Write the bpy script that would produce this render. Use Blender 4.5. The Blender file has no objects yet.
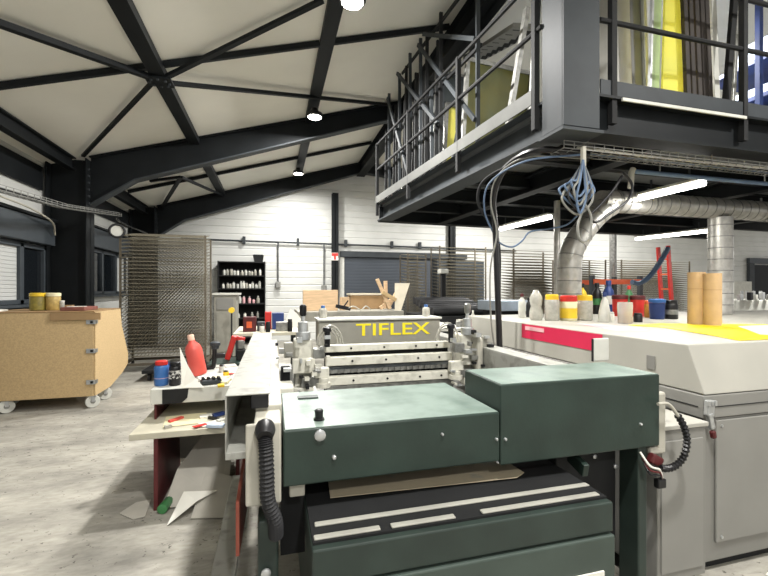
import bpy, math, random
from mathutils import Vector, Matrix
random.seed(7)
PI = math.pi
sc = bpy.context.scene
col = sc.collection

# ---------------------------------------------------------------- camera frame (survey of the hall, metres)
F, TH, EYE, CY = 410.0, math.radians(15.15), 1.6, 290.0
S_, C_ = math.sin(TH), math.cos(TH)
def ray(px, py):
    a = (px-384)/F
    return a*C_+S_, -a*S_+C_, (CY-py)/F
def atY(px, py, Y):
    dx, dy, dz = ray(px, py); k = Y/dy
    return Vector((k*dx, Y, EYE+k*dz))
def atZ(px, py, Z):
    dx, dy, dz = ray(px, py); k = (Z-EYE)/dz
    return Vector((k*dx, k*dy, Z))
def atX(px, py, X):
    dx, dy, dz = ray(px, py); k = X/dx
    return Vector((X, k*dy, EYE+k*dz))
def roofz(x):
    return 4.0+.29*(x+3.18) if x < 2.75 else 5.72-.08*(x-2.75)

# ---------------------------------------------------------------- materials
def s2l(c):
    f = lambda v: v/12.92 if v <= .04045 else ((v+.055)/1.055)**2.4
    return tuple(f(v/255.) for v in c)+(1,)
MATS = {}
def mat(name, rgb, rough=.6, metal=0., var=.12, scale=6., bump=0., bscale=40., spec=.5, trans=0., alpha=1., ior=1.45, stretch=None, detail=5., rgb2=None, lo=.35, hi=.65):
    m = bpy.data.materials.new(name); m.use_nodes = True
    nt = m.node_tree; N = nt.nodes; L = nt.links
    b = N['Principled BSDF']
    b.inputs['Roughness'].default_value = rough
    b.inputs['Metallic'].default_value = metal
    b.inputs['Specular IOR Level'].default_value = spec
    b.inputs['Transmission Weight'].default_value = trans
    b.inputs['Alpha'].default_value = alpha
    b.inputs['IOR'].default_value = ior
    c = s2l(rgb)
    tc = N.new('ShaderNodeTexCoord'); src = tc.outputs['Object']
    if stretch:
        mp = N.new('ShaderNodeMapping'); mp.inputs['Scale'].default_value = stretch
        L.new(src, mp.inputs['Vector']); src = mp.outputs['Vector']
    nz = N.new('ShaderNodeTexNoise'); nz.inputs['Scale'].default_value = scale; nz.inputs['Detail'].default_value = detail
    L.new(src, nz.inputs['Vector'])
    rp = N.new('ShaderNodeValToRGB')
    rp.color_ramp.elements[0].position = lo; rp.color_ramp.elements[1].position = hi
    d = s2l(rgb2) if rgb2 else tuple(max(0, v*(1-var)) for v in c[:3])+(1,)
    e = c if rgb2 else tuple(min(1, v*(1+var)) for v in c[:3])+(1,)
    rp.color_ramp.elements[0].color = d; rp.color_ramp.elements[1].color = e
    L.new(nz.outputs['Fac'], rp.inputs['Fac']); L.new(rp.outputs['Color'], b.inputs['Base Color'])
    if bump:
        n2 = N.new('ShaderNodeTexNoise'); n2.inputs['Scale'].default_value = bscale; n2.inputs['Detail'].default_value = 4
        L.new(src, n2.inputs['Vector'])
        bp = N.new('ShaderNodeBump'); bp.inputs['Strength'].default_value = bump; bp.inputs['Distance'].default_value = .01
        L.new(n2.outputs['Fac'], bp.inputs['Height']); L.new(bp.outputs['Normal'], b.inputs['Normal'])
    MATS[name] = m
    return m
def emis(name, rgb, strength):
    m = bpy.data.materials.new(name); m.use_nodes = True
    nt = m.node_tree; nt.nodes.remove(nt.nodes['Principled BSDF'])
    e = nt.nodes.new('ShaderNodeEmission'); e.inputs['Color'].default_value = s2l(rgb); e.inputs['Strength'].default_value = strength
    nt.links.new(e.outputs[0], nt.nodes['Material Output'].inputs['Surface'])
    MATS[name] = m
    return m
def ribbed(name, rgb, pitch, axis=2, depth=.6, rough=.5):
    m = mat(name, rgb, rough, var=.05, scale=1.5)
    nt = m.node_tree; N = nt.nodes; L = nt.links
    g = N.new('ShaderNodeNewGeometry'); sx = N.new('ShaderNodeSeparateXYZ'); L.new(g.outputs['Position'], sx.inputs[0])
    mu = N.new('ShaderNodeMath'); mu.operation = 'MULTIPLY'; mu.inputs[1].default_value = 1/pitch; L.new(sx.outputs[axis], mu.inputs[0])
    fr = N.new('ShaderNodeMath'); fr.operation = 'PINGPONG'; fr.inputs[1].default_value = .5; L.new(mu.outputs[0], fr.inputs[0])
    mr = N.new('ShaderNodeMapRange'); mr.inputs['From Min'].default_value = 0; mr.inputs['From Max'].default_value = .12; L.new(fr.outputs[0], mr.inputs['Value'])
    bp = N.new('ShaderNodeBump'); bp.inputs['Strength'].default_value = depth; bp.inputs['Distance'].default_value = .02
    L.new(mr.outputs[0], bp.inputs['Height']); L.new(bp.outputs['Normal'], N['Principled BSDF'].inputs['Normal'])
    return m

STEEL = mat('anthracite_steel', (24, 27, 29), .55, var=.15, scale=3, spec=.22)
STEELM = mat('grey_steel', (58, 62, 65), .55, var=.12, scale=3, spec=.25)
WALLW = ribbed('white_ribbed_cladding', (205, 206, 202), .22)
ROOFW = mat('roof_lining', (220, 218, 208), .75, var=.05, scale=.7, bump=.15, bscale=1.2)
GREYF = mat('grey_window_frame', (58, 64, 69), .5, var=.08)
GLASSD = mat('dark_window_glass', (22, 26, 30), .06, var=.1, spec=.8)
SHUT = ribbed('white_slats', (190, 192, 190), .06)
DOORG = ribbed('dark_roller_door', (62, 68, 76), .1, depth=.4)
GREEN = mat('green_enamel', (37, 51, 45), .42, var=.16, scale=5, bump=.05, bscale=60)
GREENT = mat('lit_worn_green_enamel', (88, 106, 97), .42, rgb2=(122, 137, 129), scale=7, bump=.05, lo=.4, hi=.75)  # cover tops: wear, plus the light falling on them put into the colour
GREEND = mat('dark_green_enamel', (42, 53, 48), .5, var=.15)
BLACK = mat('black_plastic', (22, 22, 24), .4, var=.2)
BLACKM = mat('matt_black', (20, 21, 22), .75, var=.2)
RUBBER = mat('rubber', (34, 34, 36), .6, var=.2)
CREAM = mat('cream_paint', (172, 169, 157), .5, var=.1, scale=8)
WHITEP = mat('white_paint', (196, 196, 188), .45, var=.07, scale=10)
OLDWHITE = mat('worn_white_paint', (156, 156, 149), .5, rgb2=(120, 119, 112), scale=14, lo=.25, hi=.5)
DRYW = mat('dryer_white', (168, 166, 157), .5, var=.05, scale=3)
DRYG = mat('dryer_grey', (126, 125, 120), .55, var=.06, scale=3)
DRYG2 = mat('dryer_grey_panel', (132, 131, 126), .55, var=.05, scale=3)
ALU = mat('aluminium', (190, 192, 192), .35, .7, var=.1, scale=20)
ALUD = mat('dull_aluminium', (140, 140, 136), .4, .6, var=.25, scale=18)
BEIGEM = mat('machine_grey', (142, 140, 130), .5, var=.1)
GALV = mat('galvanised_duct', (190, 188, 182), .38, .7, var=.15, scale=14)
CHIP = mat('chipboard', (186, 160, 118), .7, var=.1, scale=60, detail=3)
CHIPE = mat('chipboard_side', (190, 164, 122), .7, var=.1, scale=60, detail=3)
PLY = mat('plywood', (206, 176, 140), .65, var=.12, scale=6, stretch=(1, 1, 9))
PLY2 = mat('pale_plywood', (196, 188, 168), .7, var=.08, scale=5)
CARD = mat('cardboard_tube', (194, 164, 126), .7, var=.06, scale=12)
CARDB = mat('brown_cardboard', (150, 122, 86), .75, var=.1, scale=6)
REDD = mat('dark_red_laminate', (80, 28, 29), .5, var=.15)
RED = mat('red_plastic', (196, 48, 42), .4, var=.1)
REDP = mat('coral_red_plastic', (214, 88, 78), .4, var=.08)
PINK = mat('magenta_band', (206, 40, 78), .45, var=.04)
PINKL = mat('pale_pink', (226, 176, 180), .5, var=.08)
BLUE = mat('blue_plastic', (58, 104, 164), .4, var=.1)
BLUED = mat('dark_blue', (36, 56, 108), .45, var=.15)
BLUEC = mat('blue_hose', (88, 108, 134), .5, var=.12)
YEL = mat('yellow_film', (244, 220, 20), .45, var=.06, scale=4)
YELP = mat('yellow_paint', (240, 222, 40), .5, var=.04)
YELB = mat('yellow_plastic', (226, 190, 50), .4, var=.1)
def translucent(m, f=.5):
    nt = m.node_tree; N = nt.nodes; L = nt.links; b = N['Principled BSDF']; t = N.new('ShaderNodeBsdfTranslucent'); x = N.new('ShaderNodeMixShader'); x.inputs[0].default_value = f
    L.new(b.inputs['Base Color'].links[0].from_socket, t.inputs['Color']); L.new(b.outputs[0], x.inputs[1]); L.new(t.outputs[0], x.inputs[2]); L.new(x.outputs[0], N['Material Output'].inputs['Surface'])
    return m
YMESH = mat('yellow_screen_mesh', (242, 234, 120), .6, rgb2=(228, 226, 132), scale=2.5)
translucent(YMESH)
STRIP = mat('grey_strip', (158, 157, 148), .5, var=.1)
KICKG = mat('lit_grey_kick', (84, 85, 81), .6, var=.08)  # left kick plate paler than the front one: light on it put in
BARW = mat('brightened_carriage_white', (206, 204, 192), .4, rgb2=(172, 170, 158), scale=16, lo=.25, hi=.5)  # brighter copy of the worn white, making up for weak light on the carriage
DIMC = mat('grey_cable', (128, 128, 122), .5)
OMESH = mat('olive_screen_mesh', (112, 108, 50), .6, rgb2=(92, 98, 60), scale=2.5)
GMESH = mat('grey_green_mesh', (46, 54, 55), .6, var=.2, scale=4)
ORANGE = mat('orange_paint', (206, 92, 52), .5, var=.1)
GREENB = mat('bottle_green', (60, 118, 70), .4, var=.1)
AMBER = mat('amber_paste', (190, 130, 50), .5, var=.2, scale=20)
PAPER = mat('paper', (226, 224, 214), .7, var=.05, scale=5)
PAPERC = mat('cream_paper', (222, 214, 176), .7, var=.06, scale=5)
SHEET = mat('stained_sheet', (176, 164, 140), .6, rgb2=(112, 132, 136), scale=5, lo=.3, hi=.45)
BOARDG = mat('grey_board', (176, 172, 162), .7, var=.06)
DUSTY = mat('desk_cream', (192, 187, 168), .6, var=.08, scale=8)
WIRE = mat('rack_wire', (118, 112, 96), .5, .2, var=.15)
RUSTW = mat('brown_rack_bar', (92, 85, 72), .6, var=.2)
CLEARP = mat('cloudy_plastic', (214, 212, 202), .25, var=.12, scale=25, trans=.55)
CUP = mat('clear_cup', (236, 234, 228), .25, var=.02, trans=.6)
BROWNB = mat('brown_board', (62, 56, 52), .7, var=.3, scale=4, stretch=(1, 1, .3))
TERRA = mat('red_brown_panel', (122, 62, 48), .6, var=.15)
DECK = mat('deck_underside', (96, 98, 98), .6, var=.08)
BLADE = mat('blade_steel', (120, 124, 128), .3, .8, var=.3, scale=12, stretch=(1, 6, 6))
MEZZW = mat('mezzanine_wall_paint', (196, 194, 186), .6, var=.05)
SKYB = mat('pale_blue_carton', (178, 192, 208), .6, var=.1)
LAMP = emis('lamp_glow', (255, 250, 238), 30)
TUBE = emis('tube_glow', (255, 252, 244), 9)

def concrete():
    m = bpy.data.materials.new('dusty_concrete'); m.use_nodes = True
    nt = m.node_tree; N = nt.nodes; L = nt.links; b = N['Principled BSDF']; b.inputs['Roughness'].default_value = .75
    tc = N.new('ShaderNodeTexCoord')
    def noise(scale, detail, lo, hi, c0, c1, stretch=(1, 1, 1)):
        mp = N.new('ShaderNodeMapping'); mp.inputs['Scale'].default_value = stretch; mp.inputs['Rotation'].default_value = (0, 0, .5)
        L.new(tc.outputs['Object'], mp.inputs['Vector'])
        n = N.new('ShaderNodeTexNoise'); n.inputs['Scale'].default_value = scale; n.inputs['Detail'].default_value = detail; n.inputs['Roughness'].default_value = .65
        L.new(mp.outputs[0], n.inputs['Vector'])
        r = N.new('ShaderNodeValToRGB'); r.color_ramp.elements[0].position = lo; r.color_ramp.elements[1].position = hi
        r.color_ramp.elements[0].color = c0; r.color_ramp.elements[1].color = c1
        L.new(n.outputs['Fac'], r.inputs['Fac']); return r.outputs['Color'], n
    def mul(a, bb, f):
        x = N.new('ShaderNodeMix'); x.data_type = 'RGBA'; x.blend_type = 'MULTIPLY'; x.inputs['Factor'].default_value = f
        L.new(a, x.inputs['A']); L.new(bb, x.inputs['B']); return x.outputs['Result']
    a, n1 = noise(1.3, 8, .3, .7, s2l((140, 137, 129)), s2l((190, 186, 174)), (1, 2.2, 1))
    c, _ = noise(9, 8, .3, .62, (.62, .61, .6, 1), (1, 1, 1, 1), (1, 2.5, 1))
    d, _ = noise(26, 3, .3, .36, (.22, .21, .2, 1), (1, 1, 1, 1))
    e, _ = noise(.55, 4, .32, .48, (.6, .6, .6, 1), (1, 1, 1, 1))
    o = mul(mul(mul(a, c, .7), d, .9), e, .75)
    L.new(o, b.inputs['Base Color'])
    bp = N.new('ShaderNodeBump'); bp.inputs['Strength'].default_value = .15; L.new(n1.outputs['Fac'], bp.inputs['Height']); L.new(bp.outputs['Normal'], b.inputs['Normal'])
    return m
CONC = concrete()

# ---------------------------------------------------------------- mesh builder
def wloc(o):
    v = Vector((0, 0, 0))
    while o is not None:
        v += o.location; o = o.parent
    return v
class MB:
    def __init__(s): s.v = []; s.f = []
    def add(s, vs, fs):
        b = len(s.v); s.v += [Vector(v) for v in vs]; s.f += [tuple(i+b for i in f) for f in fs]; return s
    def box(s, x0, x1, y0, y1, z0, z1):
        return s.add([(x0,y0,z0),(x1,y0,z0),(x1,y1,z0),(x0,y1,z0),(x0,y0,z1),(x1,y0,z1),(x1,y1,z1),(x0,y1,z1)],
                     [(3,2,1,0),(4,5,6,7),(0,1,5,4),(1,2,6,5),(2,3,7,6),(3,0,4,7)])
    def rbox(s, c, size, rz=0, rx=0, ry=0):
        M = Matrix.Translation(c) @ Matrix.Rotation(rz,4,'Z') @ Matrix.Rotation(ry,4,'Y') @ Matrix.Rotation(rx,4,'X')
        a, b, h = size[0]/2, size[1]/2, size[2]/2
        vs = [M @ Vector(p) for p in ((-a,-b,-h),(a,-b,-h),(a,b,-h),(-a,b,-h),(-a,-b,h),(a,-b,h),(a,b,h),(-a,b,h))]
        return s.add(vs, [(3,2,1,0),(4,5,6,7),(0,1,5,4),(1,2,6,5),(2,3,7,6),(3,0,4,7)])
    def bar(s, p, q, w, h=None, up=(0,0,1)):
        p, q = Vector(p), Vector(q); h = h or w; d = (q-p).normalized(); up = Vector(up)
        if abs(d.dot(up)) > .97: up = Vector((0,1,0))
        a = d.cross(up).normalized(); b = a.cross(d).normalized()
        vs = [e+a*i*w/2+b*j*h/2 for e in (p,q) for i,j in ((-1,-1),(1,-1),(1,1),(-1,1))]
        return s.add(vs, [(0,1,2,3),(7,6,5,4),(0,4,5,1),(1,5,6,2),(2,6,7,3),(3,7,4,0)])
    def tube(s, pts, r, n=8, caps=True):
        pts = [Vector(p) for p in pts]; R = r if isinstance(r, (list, tuple)) else [r]*len(pts)
        rings = []; a = None
        for i, p in enumerate(pts):
            d = (pts[min(i+1, len(pts)-1)]-pts[max(i-1, 0)]).normalized()
            if a is None:
                up = Vector((0,0,1)) if abs(d.z) < .9 else Vector((0,1,0)); a = d.cross(up).normalized()
            else:
                a = (a-d*a.dot(d)); a = a.normalized() if a.length > 1e-6 else d.orthogonal().normalized()
            b = d.cross(a)
            rings.append([p+(a*math.cos(2*PI*k/n)+b*math.sin(2*PI*k/n))*R[i] for k in range(n)])
        fs = []
        for i in range(len(pts)-1):
            for k in range(n):
                k2 = (k+1) % n; fs.append((i*n+k, i*n+k2, (i+1)*n+k2, (i+1)*n+k))
        if caps:
            fs.append(tuple(range(n-1, -1, -1))); fs.append(tuple((len(pts)-1)*n+k for k in range(n)))
        return s.add([v for r_ in rings for v in r_], fs)
    def lathe(s, c, prof, n=16):
        return s.tube([(c[0], c[1], c[2]+z) for r, z in prof], [max(r, 1e-4) for r, z in prof], n) if False else s._lathe(c, prof, n)
    def _lathe(s, c, prof, n):
        vs = [(c[0]+r*math.cos(2*PI*k/n), c[1]+r*math.sin(2*PI*k/n), c[2]+z) for r, z in prof for k in range(n)]
        fs = []
        for i in range(len(prof)-1):
            for k in range(n):
                k2 = (k+1) % n; fs.append((i*n+k, i*n+k2, (i+1)*n+k2, (i+1)*n+k))
        fs.append(tuple(range(n-1, -1, -1))); fs.append(tuple((len(prof)-1)*n+k for k in range(n)))
        return s.add(vs, fs)
    def prism(s, poly, axis, a, b):
        def P(u, v, w): return {'x': (w,u,v), 'y': (u,w,v), 'z': (u,v,w)}[axis]
        n = len(poly)
        vs = [P(u,v,a) for u,v in poly]+[P(u,v,b) for u,v in poly]
        return s.add(vs, [tuple(range(n)), tuple(range(2*n-1, n-1, -1))]+[(i, i+n, (i+1)%n+n, (i+1)%n) for i in range(n)])
    def build(s, name, m, parent=None, bevel=0, smooth=False):
        me = bpy.data.meshes.new(name)
        if parent is not None: off = wloc(parent); loc = Vector((0,0,0))
        else:
            xs = [v.x for v in s.v]; ys = [v.y for v in s.v]; zs = [v.z for v in s.v]
            off = Vector(((min(xs)+max(xs))/2, (min(ys)+max(ys))/2, min(zs))); loc = off
        me.from_pydata([v-off for v in s.v], [], s.f); me.update()
        import bmesh
        bm = bmesh.new(); bm.from_mesh(me); bmesh.ops.recalc_face_normals(bm, faces=bm.faces); bm.to_mesh(me); bm.free()
        me.materials.append(m)
        if smooth:
            for p in me.polygons: p.use_smooth = True
        o = bpy.data.objects.new(name, me); col.objects.link(o); o.location = loc
        if parent is not None: o.parent = parent
        if smooth: 
            e = o.modifiers.new('edges', 'EDGE_SPLIT'); e.split_angle = math.radians(42)
        if bevel:
            b = o.modifiers.new('bevel', 'BEVEL'); b.width = bevel; b.segments = 2; b.limit_method = 'ANGLE'
        return o
def tag(o, label, cat, group=None, kind=None):
    o['label'] = label; o['category'] = cat
    if group: o['group'] = group
    if kind: o['kind'] = kind
    return o
def thing(name, label, cat, loc=(0,0,0), group=None, kind=None):
    o = bpy.data.objects.new(name, None); col.objects.link(o); o.location = loc; o.empty_display_size = .1
    return tag(o, label, cat, group, kind)
def struct(o, label=None, cat=None):
    o['kind'] = 'structure'
    if label: o['label'] = label
    if cat: o['category'] = cat
    return o
def dup(root, loc, label):
    r = root.copy(); col.objects.link(r); r.location = loc; r['label'] = label
    for ch in root.children:
        c = ch.copy(); col.objects.link(c); c.parent = r
        for g in ch.children:
            d = g.copy(); col.objects.link(d); d.parent = c
    return r
B = lambda *a: MB().box(*a)
def curve_pts(pts, n=10):
    """Catmull-Rom through the given points"""
    P = [Vector(p) for p in pts]; P = [P[0]*2-P[1]]+P+[P[-1]*2-P[-2]]; out = []
    for i in range(1, len(P)-2):
        for k in range(n):
            t = k/n; a, b, c, d = P[i-1:i+3]
            out.append(.5*((2*b)+(c-a)*t+(2*a-5*b+4*c-d)*t*t+(3*b-a-3*c+d)*t**3))
    return out+[P[-2]]
def lettering(txt, m, parent, x0, x1, y, z0, z1, name='lettering'):
    cu = bpy.data.curves.new('t', 'FONT'); cu.body = txt; cu.extrude = .002; cu.offset = .012
    o = bpy.data.objects.new('t', cu); col.objects.link(o)
    bpy.context.view_layer.update()
    me = bpy.data.meshes.new_from_object(o.evaluated_get(bpy.context.evaluated_depsgraph_get()))
    bpy.data.objects.remove(o); me.name = name
    xs = [v.co.x for v in me.vertices]; ys = [v.co.y for v in me.vertices]; off = wloc(parent)
    for v in me.vertices:
        u = (v.co.x-min(xs))/(max(xs)-min(xs)) if False else None
    mnx, mxx, mny, mxy = min(xs), max(xs), min(ys), max(ys)
    for v in me.vertices:
        v.co = Vector((x0+(x1-x0)*(v.co.x-mnx)/(mxx-mnx), y-v.co.z, z0+(z1-z0)*(v.co.y-mny)/(mxy-mny)))-off
    me.materials.clear(); me.materials.append(m)
    r = bpy.data.objects.new(name, me); col.objects.link(r); r.parent = parent
    return r

# ================================================================ THE SETTING
YB = 13.2
struct(B(-4.0, 22, -6, YB+.15, -.1, 0).build('floor', CONC), 'dusty grey concrete floor of the workshop', 'floor')
struct(B(-4.0, -3.85, -6, YB+.15, 0, 4.1).build('wall_left', WALLW), 'white ribbed cladding wall with windows on the left', 'wall')
struct(MB().prism([(-3.85,0),(22,0),(22,roofz(22)+.1),(2.75,5.82),(-3.85,roofz(-3.85)+.1)], 'y', YB, YB+.15).build('wall_back', WALLW), 'white ribbed cladding gable wall at the far end', 'wall')
struct(MB().prism([(-4.0,roofz(-4)),(2.75,5.72),(22,roofz(22)),(22,roofz(22)+.15),(2.75,5.87),(-4.0,roofz(-4)+.15)], 'y', -6, YB+.15).build('ceiling', ROOFW), 'off-white sloping roof lining', 'ceiling')

# portal frames
def isect(mb, p, q, w, h, up=(0,0,1), t=.022):
    """I-section between p and q: web and two flanges"""
    p, q = Vector(p), Vector(q); d = (q-p).normalized(); u = Vector(up); u = (u-d*u.dot(d)).normalized()
    mb.bar(p, q, t, h, u)
    mb.bar(p+u*(h/2-t/2), q+u*(h/2-t/2), w, t, u); mb.bar(p-u*(h/2-t/2), q-u*(h/2-t/2), w, t, u)
    return mb
for Yc, lb in ((8.53, 'dark steel wall column beside the wheeled chipboard cabinet'), (12.85, 'dark steel corner column behind the wire drying rack')):
    t = thing('steel_column', lb, 'column', (-3.45, Yc, 0), 'steel columns along the window wall', 'structure')
    isect(MB(), (-3.49, Yc, 0), (-3.49, Yc, 3.93), .34, .62, (1,0,0)).build('column_shaft', STEEL, t)
    m = MB()
    for k in range(6):
        for dy in (-.1, .1): m.lathe((-3.172, Yc+dy, 0), [(.0,0)], 3) if False else m.bar((-3.18, Yc+dy, 3.15+k*.12), (-3.155, Yc+dy, 3.15+k*.12), .035)
    m.build('bolt_row', STEELM, t)
for Yc, lb in ((8.53, 'deep dark steel rafter with haunch crossing the middle of the hall'), (12.95, 'dark steel rafter along the far gable wall')):
    t = thing('roof_rafter', lb, 'beam', (-.5, Yc, 3.1), 'steel roof rafters', 'structure')
    prof = [(-3.17, 3.12), (-2.45, 3.62), (2.75, 5.37), (9.5, 4.85), (9.5, roofz(9.5)-.004), (2.75, 5.715), (-3.17, roofz(-3.17)-.004)]
    MB().prism(prof, 'y', Yc-.012, Yc+.012).build('rafter_web', STEEL, t)
    m = MB()
    for a, b in zip(prof[:3], prof[1:4]): m.bar((a[0], Yc, a[1]), (b[0], Yc, b[1]), .2, .025)
    m.build('bottom_flange', STEELM, t)
    m = MB()
    for a, b in ((prof[6], prof[5]), (prof[5], prof[4])): m.bar((a[0], Yc, a[1]-.02), (b[0], Yc, b[1]-.02), .2, .025)
    m.build('top_flange', STEEL, t)
for x, lb in ((-1.45, 'dark roof purlin over the left aisle running down the hall'), (.73, 'dark roof purlin carrying the row of round lamps')):
    tag(MB().bar((x, -4, roofz(x)-.06), (x, 8.5, roofz(x)-.06), .19, .11).build('roof_purlin', STEEL), lb, 'beam', 'roof purlins', 'structure')
    tag(MB().bar((x, 8.56, roofz(x)-.06), (x, 12.9, roofz(x)-.06), .19, .11).build('roof_purlin', STEEL), lb+', beyond the haunched rafter', 'beam', 'roof purlins', 'structure')
tag(isect(MB(), (2.75, -4, 5.5), (2.75, 13.1, 5.5), .26, .42).build('ridge_beam', STEEL), 'heavy dark ridge beam above the mezzanine edge', 'beam', kind='structure')
tag(isect(MB(), (-3.42, -4, 3.82), (-3.42, 8.4, 3.82), .14, .22).build('eaves_beam', STEEL), 'dark eaves beam at the top of the window wall, near bay', 'beam', 'eaves beams', 'structure')
tag(isect(MB(), (-3.42, 8.7, 3.82), (-3.42, 12.7, 3.82), .14, .22).build('eaves_beam', STEEL), 'dark eaves beam at the top of the window wall, bay behind the first column', 'beam', 'eaves beams', 'structure')
for Ys, lb in ((5.79, 'slim dark cross beam under the near roof bay'), (10.9, 'slim dark cross beam under the far roof bay')):
    for k, (a, b) in enumerate(((-3.3, -1.55), (-1.35, .63), (.83, 2.6))):
        tag(MB().bar((a, Ys, roofz(a)-.05), (b, Ys, roofz(b)-.05), .05, .075).build('roof_cross_beam', STEEL), lb+(', eaves side', ', between the two purlins', ', next to the ridge')[k], 'beam', 'roof cross beams', 'structure')
def br(p, q, lb, w=.075):
    p = Vector(p); q = Vector(q)
    tag(MB().bar(p, q, w, w*.7).build('roof_brace', STEEL), lb, 'brace', 'diagonal roof braces', 'structure')
nd = Vector((-1.45, 6.02, roofz(-1.45)-.14))
t = thing('brace_gusset', 'bolted gusset plate where the near roof braces cross', 'plate', nd, kind='structure')
B(nd.x-.16, nd.x+.16, nd.y-.13, nd.y+.13, nd.z-.012, nd.z+.012).build('gusset_plate', STEEL, t)
m = MB()
for k in range(8): m.lathe((nd.x+.12*math.cos(k*PI/4), nd.y+.1*math.sin(k*PI/4), nd.z-.035), [(.018,0),(.018,.03)], 6)
m.build('bolt', STEELM, t)
def rp(px, py, off):
    dx, dy, dz = ray(px, py); k = (4.0+off+.29*3.18-EYE)/(dz-.29*dx)
    return Vector((k*dx, k*dy, EYE+k*dz))
br(rp(-30, 13, -.09), nd+Vector((-.1,-.05,.02)), 'roof brace from the gusset towards the near left corner', .085)
br(nd+Vector((.1,.05,.02)), rp(392, 105, -.09), 'long roof brace from the gusset towards the ridge', .07)
br(rp(83, 156, -.09), nd+Vector((-.1,.08,.02)), 'roof brace from the gusset down to the first column', .055)
br(nd+Vector((.08,-.08,.02)), rp(323, 0, -.09), 'roof brace from the gusset up to the lamp purlin', .065)
n2 = rp(181, 177, -.2)
br(rp(150, 181, -.12), n2, 'far bay roof brace from the eaves beam to the crossing'); br(n2, rp(226, 197, -.12), 'far bay roof brace from the crossing to the rear rafter')
br(rp(161, 209, -.12), n2, 'far bay roof brace down to the corner column')

# left wall: bands, blind boxes, windows
struct(B(-3.848, -3.8, -4, 8.3, 3.3, 3.7).build('trim_1', STEEL), 'dark band high on the window wall, near bay', 'trim')
struct(B(-3.848, -3.8, 8.75, 12.6, 3.3, 3.7).build('trim_2', STEEL), 'dark band high on the window wall, far bay', 'trim')
def window(n, y0, y1, z0, z1, panes, lb):
    t = thing('window_%d' % n, lb, 'window', (-3.8, (y0+y1)/2, z0), kind='structure')
    m = MB(); f = .07
    m.box(-3.848, -3.76, y0, y1, z0, z0+f).box(-3.848, -3.76, y0, y1, z1-f, z1)
    ys = [y0]+panes+[y1]
    for y in ys: m.box(-3.848, -3.76, y-.05 if y != y0 else y, y+.05 if y != y1 else y, z0, z1)
    m.build('window_frame', GREYF, t, .006)
    for k in range(len(ys)-1):
        B(-3.82, -3.81, ys[k]+.05, ys[k+1]-.05, z0+f, z1-f).build('window_pane', SHUT if (n, k) in ((1,0),(1,1),(1,2),(2,2)) else GLASSD, t)
    B(-3.848, -3.68, y0-.05, y1+.05, z0-.05, z0-.005).build('window_sill', GREYF, t, .005)
    B(-3.848, -3.64, y0-.05, y1+.05, z1+.02, z1+.42).build('blind_box', GREYF, t, .01)
    B(-3.848, -3.6, y0-.05, y1+.05, z1+.425, z1+.47).build('blind_box_strip', STEEL, t, .005)  # dark strip along the top of the blind box
window(1, 3.0, 8.3, 1.38, 2.34, [4.8, 6.5, 7.62], 'dark framed window with half white shutter above the chipboard cabinet')
window(2, 9.6, 12.3, 1.5, 2.5, [10.75, 11.6], 'grey framed window between first column and drying rack')
struct(B(-3.848, -3.8, -4, 8.3, 0, 1.32).build('trim_3', GREYF), 'dark grey plinth panel under the windows', 'trim')

# back wall furniture of the building
def post(name, px, Y, w, z0, z1, m, lb, cat='column'):
    p = atY(px, 290, Y)
    return tag(isect(MB(), (p.x, Y, z0), (p.x, Y, z1), w, w*.9, (0,1,0)).build(name, m), lb, cat, kind='structure')
post('wall_column', 335, 13.03, .2, 0, 4.68, STEEL, 'dark steel post on gable wall beside the roller door')
post('wall_column', 452, 13.03, .2, 0, 5.2, STEEL, 'dark steel post on gable wall behind the tall wire rack')
p0 = atY(340, 256, 13.15); p1 = atY(434, 256, 13.15)
t = thing('door_1', 'dark grey roller door in the far gable wall', 'door', ((p0.x+p1.x)/2, 13.12, 0), kind='structure')
B(p0.x+.14, p1.x-.05, 13.14, 13.17, 0, 2.66).build('door_leaf', DOORG, t)
B(p0.x, p0.x+.13, 13.1, 13.19, 0, 2.66).build('door_frame', WHITEP, t)
B(p1.x-.05, p1.x+.1, 13.1, 13.19, 0, 2.66).build('door_frame', STEEL, t)
B(p0.x, p1.x+1.2, 13.04, 13.19, 2.67, 2.85).build('door_head', STEELM, t)
B(p1.x+.11, p1.x+1.9, 13.14, 13.17, 0, 2.62).build('side_panel', GREYF, t)
p0 = atY(728, 262, 13.1); p1 = atY(800, 262, 13.1)
t = thing('door_2', 'dark steel door in the gable wall far right', 'door', ((p0.x+p1.x)/2, 13.1, 0), kind='structure')
B(p0.x+1.5, p1.x, 13.1, 13.17, 0, 2.7).build('door_leaf', STEEL, t)
B(p0.x+1.2, p0.x+1.49, 13.05, 13.17, 0, 2.75).build('door_frame', STEELM, t)
B(p0.x+1.2, p1.x, 13.05, 13.17, 2.76, 3.0).build('door_head', GREYF, t)

# ================================================================ LAMPS
def highbay(x, y, z, lb):
    t = thing('highbay_lamp', lb, 'lamp', (x, y, z), 'round high-bay lamps on the purlin')
    MB().lathe((x, y, z), [(.135,0),(.15,.03),(.14,.07),(.08,.1),(.06,.16),(.02,.18)], 24).build('lamp_housing', BLACK, t, smooth=True)
    MB().lathe((x, y, z-.012), [(.02,0),(.115,.004),(.122,.012)], 24).build('lamp_lens', LAMP, t, smooth=True)
    MB().bar((x, y, z+.17), (x, y, roofz(x)-.24), .03).build('hanging_bracket', STEELM, t)
    return t
def area(x, y, z, r, e, color=(1,.98,.945), shape='DISK', sy=None, spread=PI, rot=(0,0,0)):
    l = bpy.data.lights.new('lamp_light', 'AREA'); l.shape = shape; l.size = r; l.energy = e; l.color = color; l.spread = spread
    if sy: l.size_y = sy
    o = bpy.data.objects.new('lamp_light', l); col.objects.link(o); o.location = (x, y, z); o.rotation_euler = rot
    return o
HB = 235
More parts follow.
